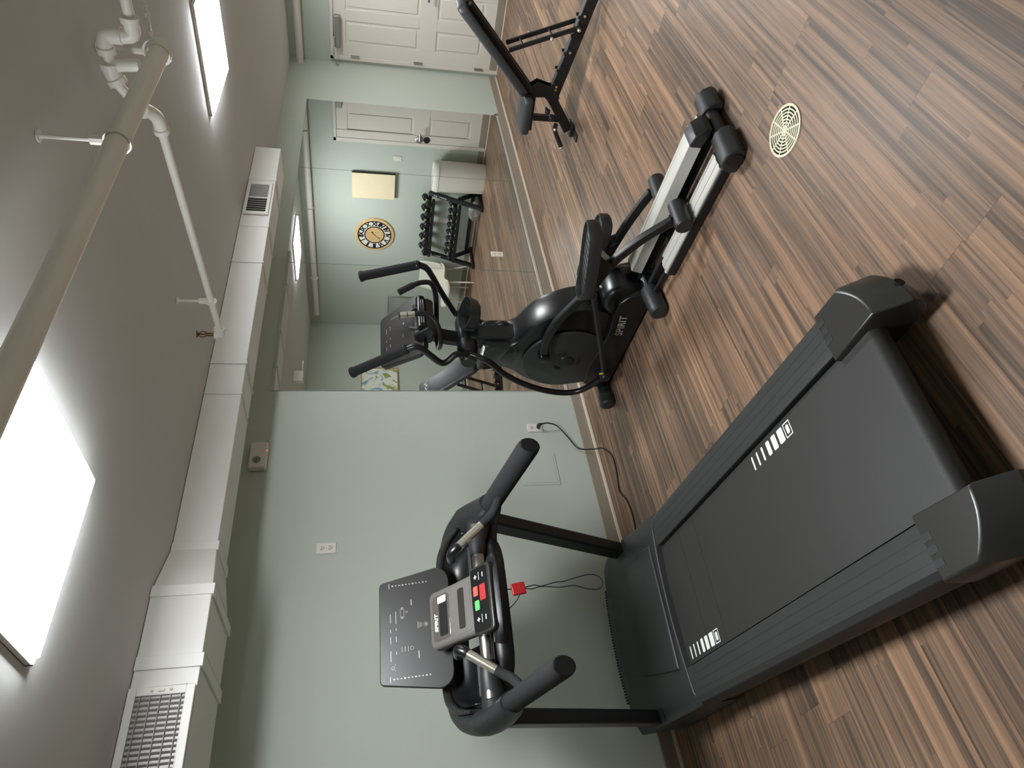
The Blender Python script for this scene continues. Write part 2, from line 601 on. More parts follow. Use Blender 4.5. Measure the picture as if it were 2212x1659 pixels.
# ================================================================== WALL PLATES
def plate(name, label, cat, loc, rot, group=None, kind='duplex'):
    t = thing(name, label, cat, loc, 0, group)
    t.rotation_euler = (0, 0, rot)
    G().box(-0.036, 0.036, -0.007, 0, -0.058, 0.058).build('cover_plate', 'white', t, 0.003)
    if kind == 'duplex':
        for dz in (-0.024, 0.024):
            r = G().prism(rrect(0.034, 0.029, 0.009), (0, -0.0065, dz), (1, 0, 0), (0, 0, 1), (0, -1, 0), 0.002).build('receptacle', 'sock', t)
            g = G()
            g.box(-0.009, -0.0065, -0.0095, -0.0084, dz - 0.002, dz + 0.008)
            g.box(0.0065, 0.009, -0.0095, -0.0084, dz - 0.002, dz + 0.006)
            g.lathe([(0, 0), (0.0028, 0), (0.0028, 0.001), (0, 0.001)], (0, -0.0084, dz - 0.009), (0, -1, 0), 8)
            g.build('slots', 'dark', r)
        G().lathe([(0, 0), (0.003, 0), (0.002, 0.0015), (0, 0.0015)], (0, -0.007, 0), (0, -1, 0), 8).build('screw', 'steel', t)
    else:
        G().box(-0.017, 0.017, -0.011, -0.006, -0.033, 0.033).build('rocker', 'white', t, 0.002)
    return t


OG = 'duplex wall outlets'
plate('wall_outlet', 'white duplex outlet high on the sage wall above the treadmill console', 'outlet', (-6.72, 0, 1.885), 0, OG)
plate('wall_outlet', 'white duplex outlet low on the sage wall with a black cord plugged in', 'outlet', (-5.813, 0, 0.434), 0, OG)
plate('wall_outlet', 'white duplex outlet set into the mirror low beside the elliptical machine', 'outlet', (-3.76, -0.006, 0.46), 0, OG)
plate('wall_outlet', 'white duplex outlet on the door wall behind the dumbbell rack', 'outlet', (0, -2.265, 0.48), math.radians(-90), OG)
plate('light_switch', 'white rocker switch on the sage wall between door and cream canvas', 'light switch', (0, -1.275, 1.225), math.radians(-90), None, 'rocker')

ap = thing('access_panel', 'square sage painted access panel low on the wall beside the cord', 'access panel', (-6.175, 0, 0.462))
G().box(-0.135, 0.135, -0.004, 0, -0.133, 0.133).build('panel_frame', 'wall', ap, 0.0015)
G().box(-0.118, 0.118, -0.0065, -0.003, -0.116, 0.116).build('panel_door', 'wall', ap, 0.001)

dt = thing('wall_detector', 'white wall detector with round grille and red light under the duct', 'detector', (-6.045, 0, 2.338))
G().box(-0.10, 0.10, -0.055, 0, -0.056, 0.056).build('housing', 'white', dt, 0.012, 3)
g = G().lathe([(0, 0), (0.026, 0), (0.026, 0.004), (0.021, 0.004), (0.021, 0.002), (0, 0.002)], (-0.045, -0.054, 0.005), (0, -1, 0))
for k in range(3):
    a = math.radians(60 * k + 20)
    g.obox((-0.045, -0.0575, 0.005), (0.042, 0.003, 0.006), (math.cos(a), 0, math.sin(a)), (0, 1, 0), (-math.sin(a), 0, math.cos(a)))
g.build('sounder_grille', 'greymetal', dt)
M['redled'] = emat('red led', (1, 0.1, 0.08), 0.3)
G().sphere((0.03, -0.05, -0.054), 0.005, 8).build('indicator_light', 'redled', dt)
G().box(-0.06, 0.08, -0.05, -0.02, 0.052, 0.058).build('sealing_tape', 'grille', dt, 0.002)

# ================================================================== CEILING LIGHTS
def ceiling_light(label, x0, y0):
    t = thing('ceiling_light', label, 'ceiling light', (x0 + 0.3, y0 + 0.3, H), 0, 'square ceiling light panels')
    f = G()
    for (a, b, c, d) in ((-0.31, 0.31, -0.31, -0.295), (-0.31, 0.31, 0.295, 0.31), (-0.31, -0.295, -0.295, 0.295), (0.295, 0.31, -0.295, 0.295)):
        f.box(a, b, c, d, -0.018, 0)
    f.build('light_frame', 'white', t, 0.002)
    G().box(-0.294, 0.294, -0.294, 0.294, -0.034, -0.006).build('diffuser', 'lamp', t, 0.004)  # drop and glowing sides added to light the ceiling around each panel
    return t


ceiling_light('bright square ceiling panel above the treadmill', -7.985, -2.36)
ceiling_light('bright square ceiling panel above the weight bench', -4.75, -2.29)
ceiling_light('bright square ceiling panel by the door wall, seen in the mirror', -1.5, -2.29)

# ================================================================== AIR DUCT
ad = thing('air_duct', 'painted rectangular air duct running along the ceiling above the mirror', 'duct', (0, 0, H))
DZ = -0.003
Z1, Z2 = 2.36 - H, 2.315 - H
b = G().box(-7.05, -3.33, -0.68, -0.40, Z1, DZ).build('duct_run', 'duct', ad, 0.003)
r = [[(-7.05, -0.68, Z1), (-7.05, -0.40, Z1), (-7.05, -0.40, DZ), (-7.05, -0.68, DZ)],
     [(-7.34, -0.84, Z2), (-7.34, -0.37, Z2), (-7.34, -0.37, DZ), (-7.34, -0.84, DZ)]]
G().loft(r).build('duct_reducer', 'duct', ad, 0.003)
b2 = G().box(-9.6, -7.34, -0.84, -0.37, Z2, DZ).build('duct_trunk', 'duct', ad, 0.003)


def seam(x, big, wd=0.03, e=0.006, par=None):
    y0, y1, z = (-0.84, -0.37, Z2) if big else (-0.68, -0.40, Z1)
    s = G()
    s.box(x - wd / 2, x + wd / 2, y0 - e, y0, z - e, DZ)
    s.box(x - wd / 2, x + wd / 2, y0, y1, z - e, z)
    s.box(x - wd / 2, x + wd / 2, y1, y1 + e, z - e, DZ)
    s.build('duct_seam', 'duct', ad, 0.0015)


for x in (-3.82, -4.856, -5.821):
    seam(x, False, 0.022)
for x in (-4.44, -6.067):
    seam(x, False, 0.012, 0.004)
seam(-7.05, False, 0.05, 0.01)
seam(-7.35, True, 0.05, 0.01)
seam(-7.66, True, 0.055, 0.01)
vt = thing('supply_register', 'white louvred air register on the face of the duct', 'air vent', (-4.09, -0.684, 2.465))
v = G()
for (a, b_, c, d) in ((-0.215, 0.215, 0.07, 0.09), (-0.215, 0.215, -0.09, -0.07), (-0.215, -0.18, -0.07, 0.07), (0.18, 0.215, -0.07, 0.07), (-0.006, 0.006, -0.07, 0.07)):
    v.box(a, b_, -0.012, 0, c, d)
v.build('register_frame', 'duct', vt, 0.002)
G().box(-0.19, 0.19, -0.0035, 0.0, -0.075, 0.075).build('register_throat', 'dark', vt)
for i in range(5):
    x = -0.155 + i * 0.029
    G().box(x - 0.004, x + 0.004, -0.011, -0.004, -0.07, 0.07).build('register_louver', 'greymetal', vt)
for i in range(7):
    x = 0.018 + i * 0.0235
    G().obox((x, -0.009, 0), (0.025, 0.002, 0.14), (math.cos(0.12), math.sin(0.12), 0), (-math.sin(0.12), math.cos(0.12), 0), (0, 0, 1)).build('register_louver', 'grille', vt)
rg = thing('return_grille', 'large framed return air grille on the duct beyond the treadmill', 'air vent', (-8.36, -0.845, 2.441))
v = G()
for (a, b_, c, d) in ((-0.595, 0.6, 0.092, 0.123), (-0.595, 0.6, -0.123, -0.09), (0.567, 0.6, -0.09, 0.092), (-0.595, -0.562, -0.09, 0.092)):
    v.box(a, b_, -0.014, 0, c, d)
v.build('grille_frame', 'duct', rg, 0.003)
G().box(-0.57, 0.57, -0.003, 0.0, -0.1, 0.1).build('filter', 'greymetal', rg)
gs = G()
for i in range(58):
    x = -0.56 + i * 0.0195
    gs.obox((x, -0.007, 0), (0.0025, 0.012, 0.185), (math.cos(0.6), math.sin(0.6), 0), (-math.sin(0.6), math.cos(0.6), 0), (0, 0, 1))
for i in range(5):
    gs.box(-0.565, 0.567, -0.012, -0.009, -0.075 + i * 0.037, -0.072 + i * 0.037)
gs.build('grille_slats', 'grille', rg)
k = G()
for z in (-0.035, 0.035):
    k.sphere((0.584, -0.016, z), 0.006, 8)
k.box(0.579, 0.589, -0.02, -0.012, -0.012, 0.012)
k.build('grille_latch', 'white', rg)

# ================================================================== SPRINKLER PIPING
sp = thing('sprinkler_pipe', 'white painted sprinkler pipes with elbows hung below the ceiling', 'pipe', (-6.3, -2.7, H))
ox, oy, oz = -6.3, -2.7, H


def q(x, y, z):
    return (x - ox, y - oy, z - oz)


G().tube([q(ROOM_L + 0.001, -2.700, 2.36), q(-6.26, -2.700, 2.36)], 0.032, 20).build('main_pipe', 'pipe', sp)
g = G()
g.lathe([(0, 0), (0.036, 0), (0.038, 0.006), (0.038, 0.034), (0.024, 0.042), (0, 0.042)], q(-6.275, -2.700, 2.36), (1, 0, 0))
g.build('end_cap', 'pipe', sp)


def ring_hanger(x, y, z, r, axis):
    g = G()
    n = 18
    pts = []
    for i in range(n):
        a = 2 * math.pi * i / n
        pts.append(q(x + (r * math.cos(a) if axis == 'y' else 0), y + (r * math.cos(a) if axis == 'x' else 0), z + r * math.sin(a)))
    g.tube(pts, 0.004, 6, closed=True, ry=0.010)
    g.tube([q(x, y, z + r), q(x, y, H - 0.006)], 0.006, 8)
    g.lathe([(0, 0), (0.014, 0), (0.014, 0.035), (0, 0.035)], q(x, y, z + r), (0, 0, 1), 8)
    g.lathe([(0, 0), (0.018, 0), (0.018, 0.005), (0, 0.005)], q(x, y, H - 0.007), (0, 0, 1), 12)
    return g.build('pipe_hanger', 'pipe', sp)


ring_hanger(-6.235, -2.69, 2.372, 0.045, 'x')
ring_hanger(-6.86, -2.700, 2.36, 0.036, 'x')
ring_hanger(-9.4, -2.700, 2.36, 0.036, 'x')
ring_hanger(-6.104, -1.419, 2.409, 0.019, 'y')
ring_hanger(-6.34, -3.7, 2.40, 0.019, 'y')
br = G().tube([q(-6.274, -2.47, 2.409), q(-6.056, -1.16, 2.409)], 0.0165, 14).build('branch_pipe', 'pipe', sp)
G().tube([q(-6.36, -2.82, 2.40), q(-6.33, ROOM_F + 0.05, 2.40)], 0.0165, 14).build('branch_pipe', 'pipe', sp)


def fitting(name, pts, r=0.024):
    g = G().tube([q(*p) for p in pts], r, 14, 5)
    for p, d in ((pts[0], Vector(pts[1]) - Vector(pts[0])), (pts[-1], Vector(pts[-2]) - Vector(pts[-1]))):
        g.lathe([(0, 0), (r + 0.005, 0), (r + 0.005, 0.02), (r, 0.022)], q(*p), tuple(d), 14)
    return g.build(name, 'pipe', sp)


fitting('elbow', [(-6.262, -2.40, 2.409), (-6.272, -2.46, 2.412), (-6.30, -2.50, 2.425), (-6.345, -2.53, 2.44)])
fitting('elbow', [(-6.36, -2.85, 2.40), (-6.362, -2.80, 2.402), (-6.365, -2.79, 2.425), (-6.365, -2.79, 2.455)])
fitting('elbow', [(-6.365, -2.79, 2.452), (-6.366, -2.79, 2.478), (-6.37, -2.77, 2.49), (-6.37, -2.73, 2.492)])
fitting('tee', [(-6.37, -2.70, 2.492), (-6.37, -2.66, 2.491), (-6.37, -2.63, 2.48)], 0.026)
g = G().tube([q(-6.37, -2.63, 2.485), q(-6.36, -2.57, 2.455), q(-6.345, -2.53, 2.44)], 0.0165, 12, 3)
g.tube([q(-6.37, -2.69, 2.49), q(-6.37, -2.70, 2.40)], 0.020, 12)
g.tube([q(-6.37, -2.74, 2.491), q(-6.37, -2.69, 2.491)], 0.0165, 12)
g.build('riser_nipple', 'pipe', sp)


def head(x, y, z):
    g = G()
    g.tube([q(x, y, z), q(x, y, z + 0.045)], 0.011, 10)
    g.tube([q(x - 0.016, y, z + 0.042), q(x - 0.02, y, z + 0.065), q(x, y, z + 0.085)], 0.003, 6, 3)
    g.tube([q(x + 0.016, y, z + 0.042), q(x + 0.02, y, z + 0.065), q(x, y, z + 0.085)], 0.003, 6, 3)
    g.lathe([(0, 0), (0.019, 0), (0.019, 0.003), (0, 0.003)], q(x, y, z + 0.085), (0, 0, 1), 12)
    g.tube([q(x, y, z + 0.045), q(x, y, z + 0.085)], 0.004, 6)
    o = g.build('sprinkler_head', 'brass', sp)
    o['label'] = 'bronze upright sprinkler head'


fitting('elbow', [(-6.062, -1.195, 2.409), (-6.054, -1.15, 2.41), (-6.052, -1.14, 2.42), (-6.052, -1.14, 2.44)], 0.022)
head(-6.052, -1.14, 2.44)
g = G()
for i in range(9):
    t = i / 8
    g.sphere(q(-6.2 + 0.42 * t + 0.02 * math.sin(5 * t), -2.66 - 0.10 * t, 2.40 + 0.10 * t), 0.007 + 0.004 * math.sin(9 * t) ** 2, 8)
pts = [q(-6.2 + 0.42 * i / 8 + 0.02 * math.sin(5 * i / 8), -2.66 - 0.10 * i / 8, 2.40 + 0.10 * i / 8) for i in range(9)]
g.tube(pts, 0.004, 6, 2)
g.build('lumpy_strand', 'pipe', sp)  # thin lumpy strand trailing upward past the main pipe's end

dp = thing('wall_pipe', 'white pipe running level high along the door wall', 'pipe', (-0.1, -2.1, 2.45))
G().tube([(0, 2.1, 0), (0, -2.05, 0)], 0.043, 16).build('pipe_run', 'white', dp)
G().sphere((0, -2.06, 0), 0.05, 14, (1, 0.6, 1)).build('end_cap', 'white', dp)
for y in (1.2, 0.0, -1.3):
    g = G()
    g.tube([(0.049 * math.cos(2 * math.pi * i / 16), y, 0.049 * math.sin(2 * math.pi * i / 16)) for i in range(16)], 0.004, 6, closed=True, ry=0.012)
    g.box(0.045, 0.1, y - 0.012, y + 0.012, -0.006, 0.006)
    g.build('pipe_clamp', 'white', dp)
sg = thing('conduit_box', 'small white junction box hung under the ceiling, seen in the mirror', 'junction box', (-2.6, -3.0, H))
G().box(-0.09, 0.09, -0.03, 0.03, -0.12, -0.0).build('box_body', 'white', sg, 0.006)
G().tube([(0.09, 0, -0.1), (0.3, 0, -0.1)], 0.012).build('conduit_stub', 'steel', sg)

# ================================================================== TREADMILL  (local: x = right, y = towards the wall, z = up)
tm = thing('treadmill', 'large black treadmill with grey rear end caps facing the sage wall', 'treadmill', (-7.79, -2.70, 0), 6.3)


def rt(y):                                     # height of the side rail tops
    return 0.197 + 0.034 * y / 1.8


# running belt and deck
P = []
yr, hr, rr_ = 0.115, rt(0.115) - 0.056, 0.036
for i in range(9):
    a = math.radians(90 + 22.5 * i)
    P.append((yr + rr_ * math.cos(a), hr + rr_ * math.sin(a)))
P += [(1.95, rt(1.9) - 0.085), (1.95, rt(1.95) - 0.020)]
belt = G().prism(P, (-0.279, 0, 0), (0, 1, 0), (0, 0, 1), (1, 0, 0), 0.558).build('running_belt', 'belt', tm)
bs = G()


def bz(y):
    return rt(y) - 0.0196


for yy in (1.42, 1.58):
    bs.obox((0, yy, bz(yy) - 0.0002), (0.55, 0.0016, 0.0004), (1, 0, 0), (0, 1, 0.019), (0, 0, 1))
bs.build('belt_seam', 'dark', belt)


def belt_mark(cx, y0, y1):
    """white bars that thicken towards the rear, the last one outlined"""
    g = G()
    L_ = y1 - y0
    t = [(0.000, 0.035), (0.135, 0.035), (0.27, 0.04), (0.40, 0.085), (0.54, 0.105), (0.695, 0.125)]
    wd = 0.056

    def slab(a, b, x0, x1):
        g.prism(rrect(x1 - x0, b - a, 0.006), ((x0 + x1) / 2 + cx, (a + b) / 2, bz((a + b) / 2) + 0.0002), (1, 0, 0), (0, 1, 0.019), (0, 0, 1), 0.0005)
    for a, d in t:
        slab(y1 - (a + d) * L_, y1 - a * L_, -wd / 2, wd / 2)
    a, b_ = y0, y0 + 0.15 * L_
    slab(a + 0.012, b_ - 0.012, -wd / 2 + 0.011, wd / 2 - 0.011)
    for (p0, p1, x0, x1) in ((a, a + 0.004, -wd / 2, wd / 2), (b_ - 0.004, b_, -wd / 2, wd / 2), (a, b_, -wd / 2, -wd / 2 + 0.004), (a, b_, wd / 2 - 0.004, wd / 2)):
        slab(p0, p1, x0, x1)
    o = g.build('belt_marking', 'print_', belt)
    o['label'] = 'white graded bars printed on the belt'


belt_mark(0.232, 0.575, 0.855)
belt_mark(-0.235, 1.475, 1.765)
fg = G()
for sx in (-1, 1):
    fg.box(min(sx * 0.33, sx * 0.435), max(sx * 0.33, sx * 0.435), 0.10, 1.95, 0.055, 0.15)
fg.box(-0.4, 0.4, 1.6, 1.68, 0.06, 0.13)
fg.box(-0.4, 0.4, 0.5, 0.58, 0.06, 0.13)
df = fg.build('deck_frame', 'blackgloss', tm, 0.006)
text('side_lettering', 'SPIRIT', 0.075, (-0.4362, 0.62, 0.100), (0, -1, 0), (0, 0, 1), 'silverprint', df, 0.25, 0.002, 0.0006, 1.05)
sl = G().box(-0.437, -0.4345, 0.80, 1.75, 0.102, 0.106).build('side_stripe', 'silverprint', df)
for sx, nm in ((-1, 'left'), (1, 'right')):
    prof = [(0.288, -0.035), (0.288, -0.004), (0.300, 0.0), (0.418, 0.0), (0.440, -0.012), (0.455, -0.055), (0.452, -0.085), (0.44, -0.09)]
    rings = []
    for y in (0.16, 1.85):
        rings.append([(sx * p[0], y, rt(y) + p[1]) for p in prof])
    o = G().loft(rings).build('side_rail', 'railpl', tm, 0.003, 2, 25)
    rb = G()
    for k in range(3):
        xx = sx * (0.325 + 0.034 * k)
        rb.prism(rrect(0.003, 1.56, 0.0012), (xx, 0.98, rt(0.98) - 0.0005), (1, 0, 0), (0, 1, 0.019), (0, 0, 1), 0.0012)
    rb.build('grip_strip', 'railpl', o)

    # rear end cap, curved in plan, with a tongue down to the floor
    def ring(z, back, inx, outx, fy):
        pts = [(inx, fy), (outx, fy)]
        for i in range(9):
            t = i / 8
            x = outx + (inx + 0.012 - outx) * t
            y = back + 0.085 * (1 - math.sin(math.pi * (0.5 + 0.5 * (1 - t)) / 1.0 * 1.0) if False else (abs((x - inx) / (outx - inx)) ** 2.2))
            pts.append((x, y))
        return [(sx * p[0], p[1], z) for p in pts]
    zt_ = rt(0.1) + 0.006
    rings = [ring(0.045, 0.00, 0.262, 0.440, 0.20), ring(0.075, -0.035, 0.262, 0.448, 0.24), ring(0.115, -0.04, 0.262, 0.456, 0.242),
             ring(0.150, -0.012, 0.262, 0.456, 0.245), ring(zt_ - 0.012, 0.018, 0.264, 0.454, 0.245), ring(zt_, 0.032, 0.268, 0.446, 0.243)]
    c = G().loft(rings).build('rear_end_cap', 'capgrey', tm, 0.004, 2, 38)
    n = G()
    for k in range(3):
        xx = sx * (0.335 + 0.035 * k)
        n.box(xx - 0.010, xx + 0.010, 0.208, 0.2435, zt_ - 0.002, zt_ + 0.0008)
    n.build('cap_notches', 'plast', c)
    hl = G().lathe([(0, 0), (0.016, 0), (0.016, 0.003), (0, 0.003)], (sx * 0.36, -0.0215, 0.112), (sx * 0.25, -1, 0.1), 16)
    hl.build('adjuster_hole', 'dark', c)
    G().tube([(sx * 0.40, 0.14, 0.0), (sx * 0.40, 0.14, 0.06)], 0.025, 12).build('rubber_foot', 'black', tm)

# motor hood
hr_ = []
yy = [1.775, 1.80, 1.95, 2.15, 2.32, 2.42, 2.49, 2.53]
hh = [0.236, 0.242, 0.258, 0.280, 0.297, 0.292, 0.245, 0.10]
hw = [0.452, 0.455, 0.462, 0.468, 0.470, 0.465, 0.455, 0.445]
for y, h_, wd in zip(yy, hh, hw):
    ring = []
    n = 16
    for i in range(n + 1):
        t = -1 + 2 * i / n
        back = (0.055 * (1 - t * t)) if y < 1.82 else (0.10 * (1 - t * t) if y > 2.3 else 0.05 * (1 - t * t))
        ring.append((wd * t, y + back, h_ - 0.020 * max(0, abs(t) - 0.9) / 0.1))
    ring += [(wd * 0.99, y, max(0.05, h_ - 0.11)), (wd * 0.97, y, 0.035), (-wd * 0.97, y, 0.035), (-wd * 0.99, y, max(0.05, h_ - 0.11))]
    hr_.append(ring)
hood = G().loft(hr_).build('motor_hood', 'plast', tm, 0.004, 2, 32)
# raised centre panel of the hood with its swept edge
pn = []
outer = [(-0.29, 1.845), (0.315, 1.845), (0.325, 1.95), (0.31, 2.10), (0.24, 2.235), (0.10, 2.285), (-0.10, 2.285), (-0.20, 2.265), (-0.235, 2.20), (-0.265, 2.02)]


def hz(y):
    for i in range(len(yy) - 1):
        if yy[i] <= y <= yy[i + 1]:
            return hh[i] + (hh[i + 1] - hh[i]) * (y - yy[i]) / (yy[i + 1] - yy[i])
    return hh[-1]


rings = []
for sc, dz in ((1.0, -0.004), (0.985, 0.010), (0.955, 0.013)):
    rings.append([(0.03 + (p[0] - 0.03) * sc, 2.0 + (p[1] - 2.0) * sc, hz(2.0 + (p[1] - 2.0) * sc - 0.05) + dz) for p in outer])
G().loft(rings).build('hood_panel', 'plast', hood, 0.003, 2, 30)
g = G()
for i in range(40):
    x = -0.30 + 0.6 * i / 39
    g.box(x - 0.004, x + 0.004, 2.46 + 0.10 * (1 - (x / 0.47) ** 2) - 0.03, 2.46 + 0.10 * (1 - (x / 0.47) ** 2) - 0.012, 0.284, 0.291)
g.build('hood_vents', 'dark', hood)
for sx in (-1, 1):
    g = G()
    for k in range(2):
        y = 2.115 - 0.018 * k
        g.obox((sx * 0.425, y, hz(y) + 0.002), (0.062, 0.005, 0.006), (1, 0, 0), (0, 1, 0.1), (0, 0, 1))
    g.build('post_collar', 'capgrey', hood)

# uprights
for sx in (-1, 1):
    a, b_ = Vector((sx * 0.425, 2.215, 0.235)), Vector((sx * 0.43, 1.735, 1.08))
    G().beam(a, b_, 0.062, 0.098, (0, 1, 0)).build('upright_post', 'black', tm, 0.012, 3)

# console yoke: two side arms joined by a rear rim
for sx in (-1, 1):
    path = [(0.0, 2.00, 1.235), (0.22, 2.00, 1.245), (0.335, 1.945, 1.238), (0.405, 1.84, 1.205), (0.432, 1.72, 1.150), (0.425, 1.60, 1.118), (0.412, 1.50, 1.108)]
    rx = [0.035, 0.040, 0.046, 0.050, 0.054, 0.050, 0.043]
    ry = [0.055, 0.058, 0.066, 0.082, 0.100, 0.075, 0.052]
    G().tube([(sx * p[0], p[1], p[2]) for p in path], rx, 18, 6, ry).build('console_arm', 'plast', tm, 0, 2, 50)
    # glossy inner lip along the top of the arm
    lip = [(0.16, 1.955, 1.302), (0.25, 1.95, 1.305), (0.325, 1.90, 1.298), (0.375, 1.82, 1.272), (0.395, 1.73, 1.235)]
    G().tube([(sx * p[0], p[1], p[2]) for p in lip], [0.010, 0.013, 0.015, 0.013, 0.007], 10, 5, [0.016, 0.019, 0.021, 0.018, 0.009]).build('arm_lip', 'capgrey', tm, 0, 2, 60)
    # sunk cup tray between lip and crossbar
    rows = []
    top = smooth_path([(0.12, 1.93, 1.285), (0.24, 1.935, 1.288), (0.315, 1.89, 1.282), (0.36, 1.81, 1.255), (0.37, 1.72, 1.215)], 5)
    bot = smooth_path([(0.10, 1.66, 1.165), (0.19, 1.66, 1.165), (0.26, 1.665, 1.165), (0.32, 1.67, 1.165), (0.35, 1.68, 1.175)], 5)
    for j in range(9):
        t = j / 8
        row = []
        for p, q_ in zip(top, bot):
            c = p.lerp(q_, t)
            sag = 0.075 * (math.sin(math.pi * t) ** 0.5)
            row.append((sx * c.x, c.y + sag * 0.35, c.z - sag))
        rows.append(row)
    ct = G().grid(rows).build('cup_tray', 'blackgloss', tm, 0, 2, 50, 0.006)
    G().obox((sx * 0.25, 1.80, 1.175), (0.16, 0.012, 0.02), (1, 0, 0), (0, 1, -0.9), (0, 0.9, 1)).build('tray_rib', 'plast', ct, 0.003)
    # handlebars
    a, b_ = Vector((sx * 0.412, 1.53, 1.108)), Vector((sx * 0.410, 0.985, 1.030))
    d = b_ - a
    G().tube([a, a + d * 0.04, a + d * 0.94, a + d * 0.985, b_], [0.032, 0.037, 0.037, 0.035, 0.031], 18, 0, [0.040, 0.047, 0.047, 0.045, 0.040]).build('handle_grip', 'foam', tm, 0, 2, 60)
    G().tube([a + d * 0.0, a + d * 0.035], 0.040, 18, 0, 0.050).build('grip_collar', 'blackgloss', tm)
    # pulse grip: metal sleeve then a foam bend down to the handlebar
    p0, p1 = Vector((sx * 0.218, 1.510, 1.268)), Vector((sx * 0.302, 1.470, 1.160))
    pulse = G().tube([p0, p1], 0.0185, 16).build('pulse_grip', 'chrome', tm)
    pulse['label'] = 'polished metal hand pulse sleeve'
    d1 = (p1 - p0).normalized()
    G().tube([p1 - d1 * 0.004, p1 + d1 * 0.03, Vector((sx * 0.342, 1.440, 1.112)), Vector((sx * 0.372, 1.405, 1.096)), Vector((sx * 0.395, 1.37, 1.088))], 0.0195, 14, 5).build('pulse_bend', 'foam', pulse)
    G().tube([p0 - d1 * 0.03 + Vector((0, 0.09, -0.004)), p0 - d1 * 0.03 + Vector((0, 0.02, 0.004)), p0 - d1 * 0.012, p0 + d1 * 0.006], 0.021, 14, 3).build('pulse_socket', 'blackgloss', pulse)
G().tube([(-0.37, 1.645, 1.160), (0.37, 1.645, 1.160)], 0.031, 20).build('cross_bar', 'steel', tm)
for sx in (-1, 1):
    G().tube([(sx * 0.225, 1.645, 1.160), (sx * 0.30, 1.65, 1.158), (sx * 0.40, 1.68, 1.14)], [0.036, 0.042, 0.058], 18, 4).build('cross_bar_sleeve', 'plast', tm)
# lower under-tray joining the arms
ut = []
for x, y, z in ((-0.43, 1.72, 1.08), (-0.30, 1.69, 1.095), (-0.2, 1.66, 1.09), (0.2, 1.66, 1.09), (0.30, 1.69, 1.095), (0.43, 1.72, 1.08)):
    ut.append((x, y, z))
G().tube(ut, [0.05, 0.045, 0.055, 0.055, 0.045, 0.05], 14, 4, [0.04, 0.035, 0.045, 0.045, 0.035, 0.04]).build('under_tray', 'black', tm)

# display
db, dtp = Vector((0, 1.856, 1.276)), Vector((0, 1.935, 1.592))
du = (dtp - db).normalized()
dn = Vector((1, 0, 0)).cross(du)           # faces the runner
dc = (db + dtp) / 2
hgt = (dtp - db).length


def dpt(a, b_):                            # a across, b up from the panel centre
    return dc + Vector((1, 0, 0)) * a + du * b_


poly = []
for (cx, cy, r, a0) in ((0.205, hgt / 2 - 0.022, 0.022, 0), (-0.205, hgt / 2 - 0.022, 0.022, 90), (-0.202, -hgt / 2 + 0.065, 0.065, 180), (0.202, -hgt / 2 + 0.065, 0.065, 270)):
    for i in range(6):
        a = math.radians(a0 + 90 * i / 5)
        poly.append((cx + r * math.cos(a), cy + r * math.sin(a)))
disp = G().prism(poly, dc - dn * 0.022, (1, 0, 0), du, dn, 0.022).build('display', 'display', tm, 0.004, 2)
disp['label'] = 'glossy dark console display with white icons'
bk = G().prism([(p[0] * 0.72, p[1] * 0.7 - 0.02) for p in poly], dc - dn * 0.075, (1, 0, 0), du, dn, 0.056).build('display_back', 'plast', disp, 0.006)
ic = G()


def mark(a, b_, w_, h_):
    ic.prism([(-w_ / 2, -h_ / 2), (w_ / 2, -h_ / 2), (w_ / 2, h_ / 2), (-w_ / 2, h_ / 2)], dpt(a, b_) + dn * 0.0004, (1, 0, 0), du, dn, 0.0005)


def ringmark(a, b_, r, th=0.0012, ax=0.0):
    n = 16
    rings = []
    for k in range(n):
        an = 2 * math.pi * k / n
        cx = a + (ax if math.cos(an) > 0 else -ax)
        pts = []
        for rr in (r, r - th):
            pts.append(dpt(cx + rr * math.cos(an), b_ + rr * math.sin(an)) + dn * 0.0005)
        rings.append(pts)
    ic.loft([r_ + [r_[1] + dn * 0.0002, r_[0] + dn * 0.0002] for r_ in rings], False, True)


for sx in (-1, 1):
    mark(sx * 0.205, 0.116, 0.024, 0.003)
    for k in range(11):
        ww = 0.006 if k % 3 else 0.0075
        ic.prism([(ww * 0.5 * math.cos(2 * math.pi * i / 8), ww * 0.6 * math.sin(2 * math.pi * i / 8)) for i in range(8)], dpt(sx * 0.205, 0.100 - 0.0158 * k) + dn * 0.0004, (1, 0, 0), du, dn, 0.0005)
for x0, x1 in ((-0.13, -0.085), (-0.055, -0.025), (-0.008, 0.008), (0.035, 0.075)):
    mark((x0 + x1) / 2, 0.112, x1 - x0, 0.0025)
for x0, x1 in ((-0.105, -0.09), (-0.05, -0.025), (0.0, 0.012), (0.03, 0.085)):
    mark((x0 + x1) / 2, 0.087, x1 - x0, 0.0025)
for b_ in (0.062, 0.048, 0.034):
    mark(-0.085, b_, 0.022, 0.0016)
ringmark(-0.083, 0.018, 0.008)
ringmark(0.075, 0.058, 0.009, 0.0012, 0.017)
ic.prism([(-0.004, 0), (0.004, -0.004), (0.004, 0.004)], dpt(0.055, 0.058) + dn * 0.0004, (1, 0, 0), du, dn, 0.0005)
ic.prism([(0.004, 0), (-0.004, 0.004), (-0.004, -0.004)], dpt(0.095, 0.058) + dn * 0.0004, (1, 0, 0), du, dn, 0.0005)
ringmark(0.078, 0.038, 0.005)
mark(0.118, 0.015, 0.026, 0.004)
mark(-0.115, -0.012, 0.032, 0.004)
for k in range(4):
    mark(0.012, -0.012 - 0.006 * k, 0.030 - 0.004 * k, 0.0015)
ringmark(0.012, -0.048, 0.010)
ic.prism([(-0.005, -0.004), (0.005, -0.004), (0, 0.006)], dpt(0.012, -0.048) + dn * 0.0004, (1, 0, 0), du, dn, 0.0005)
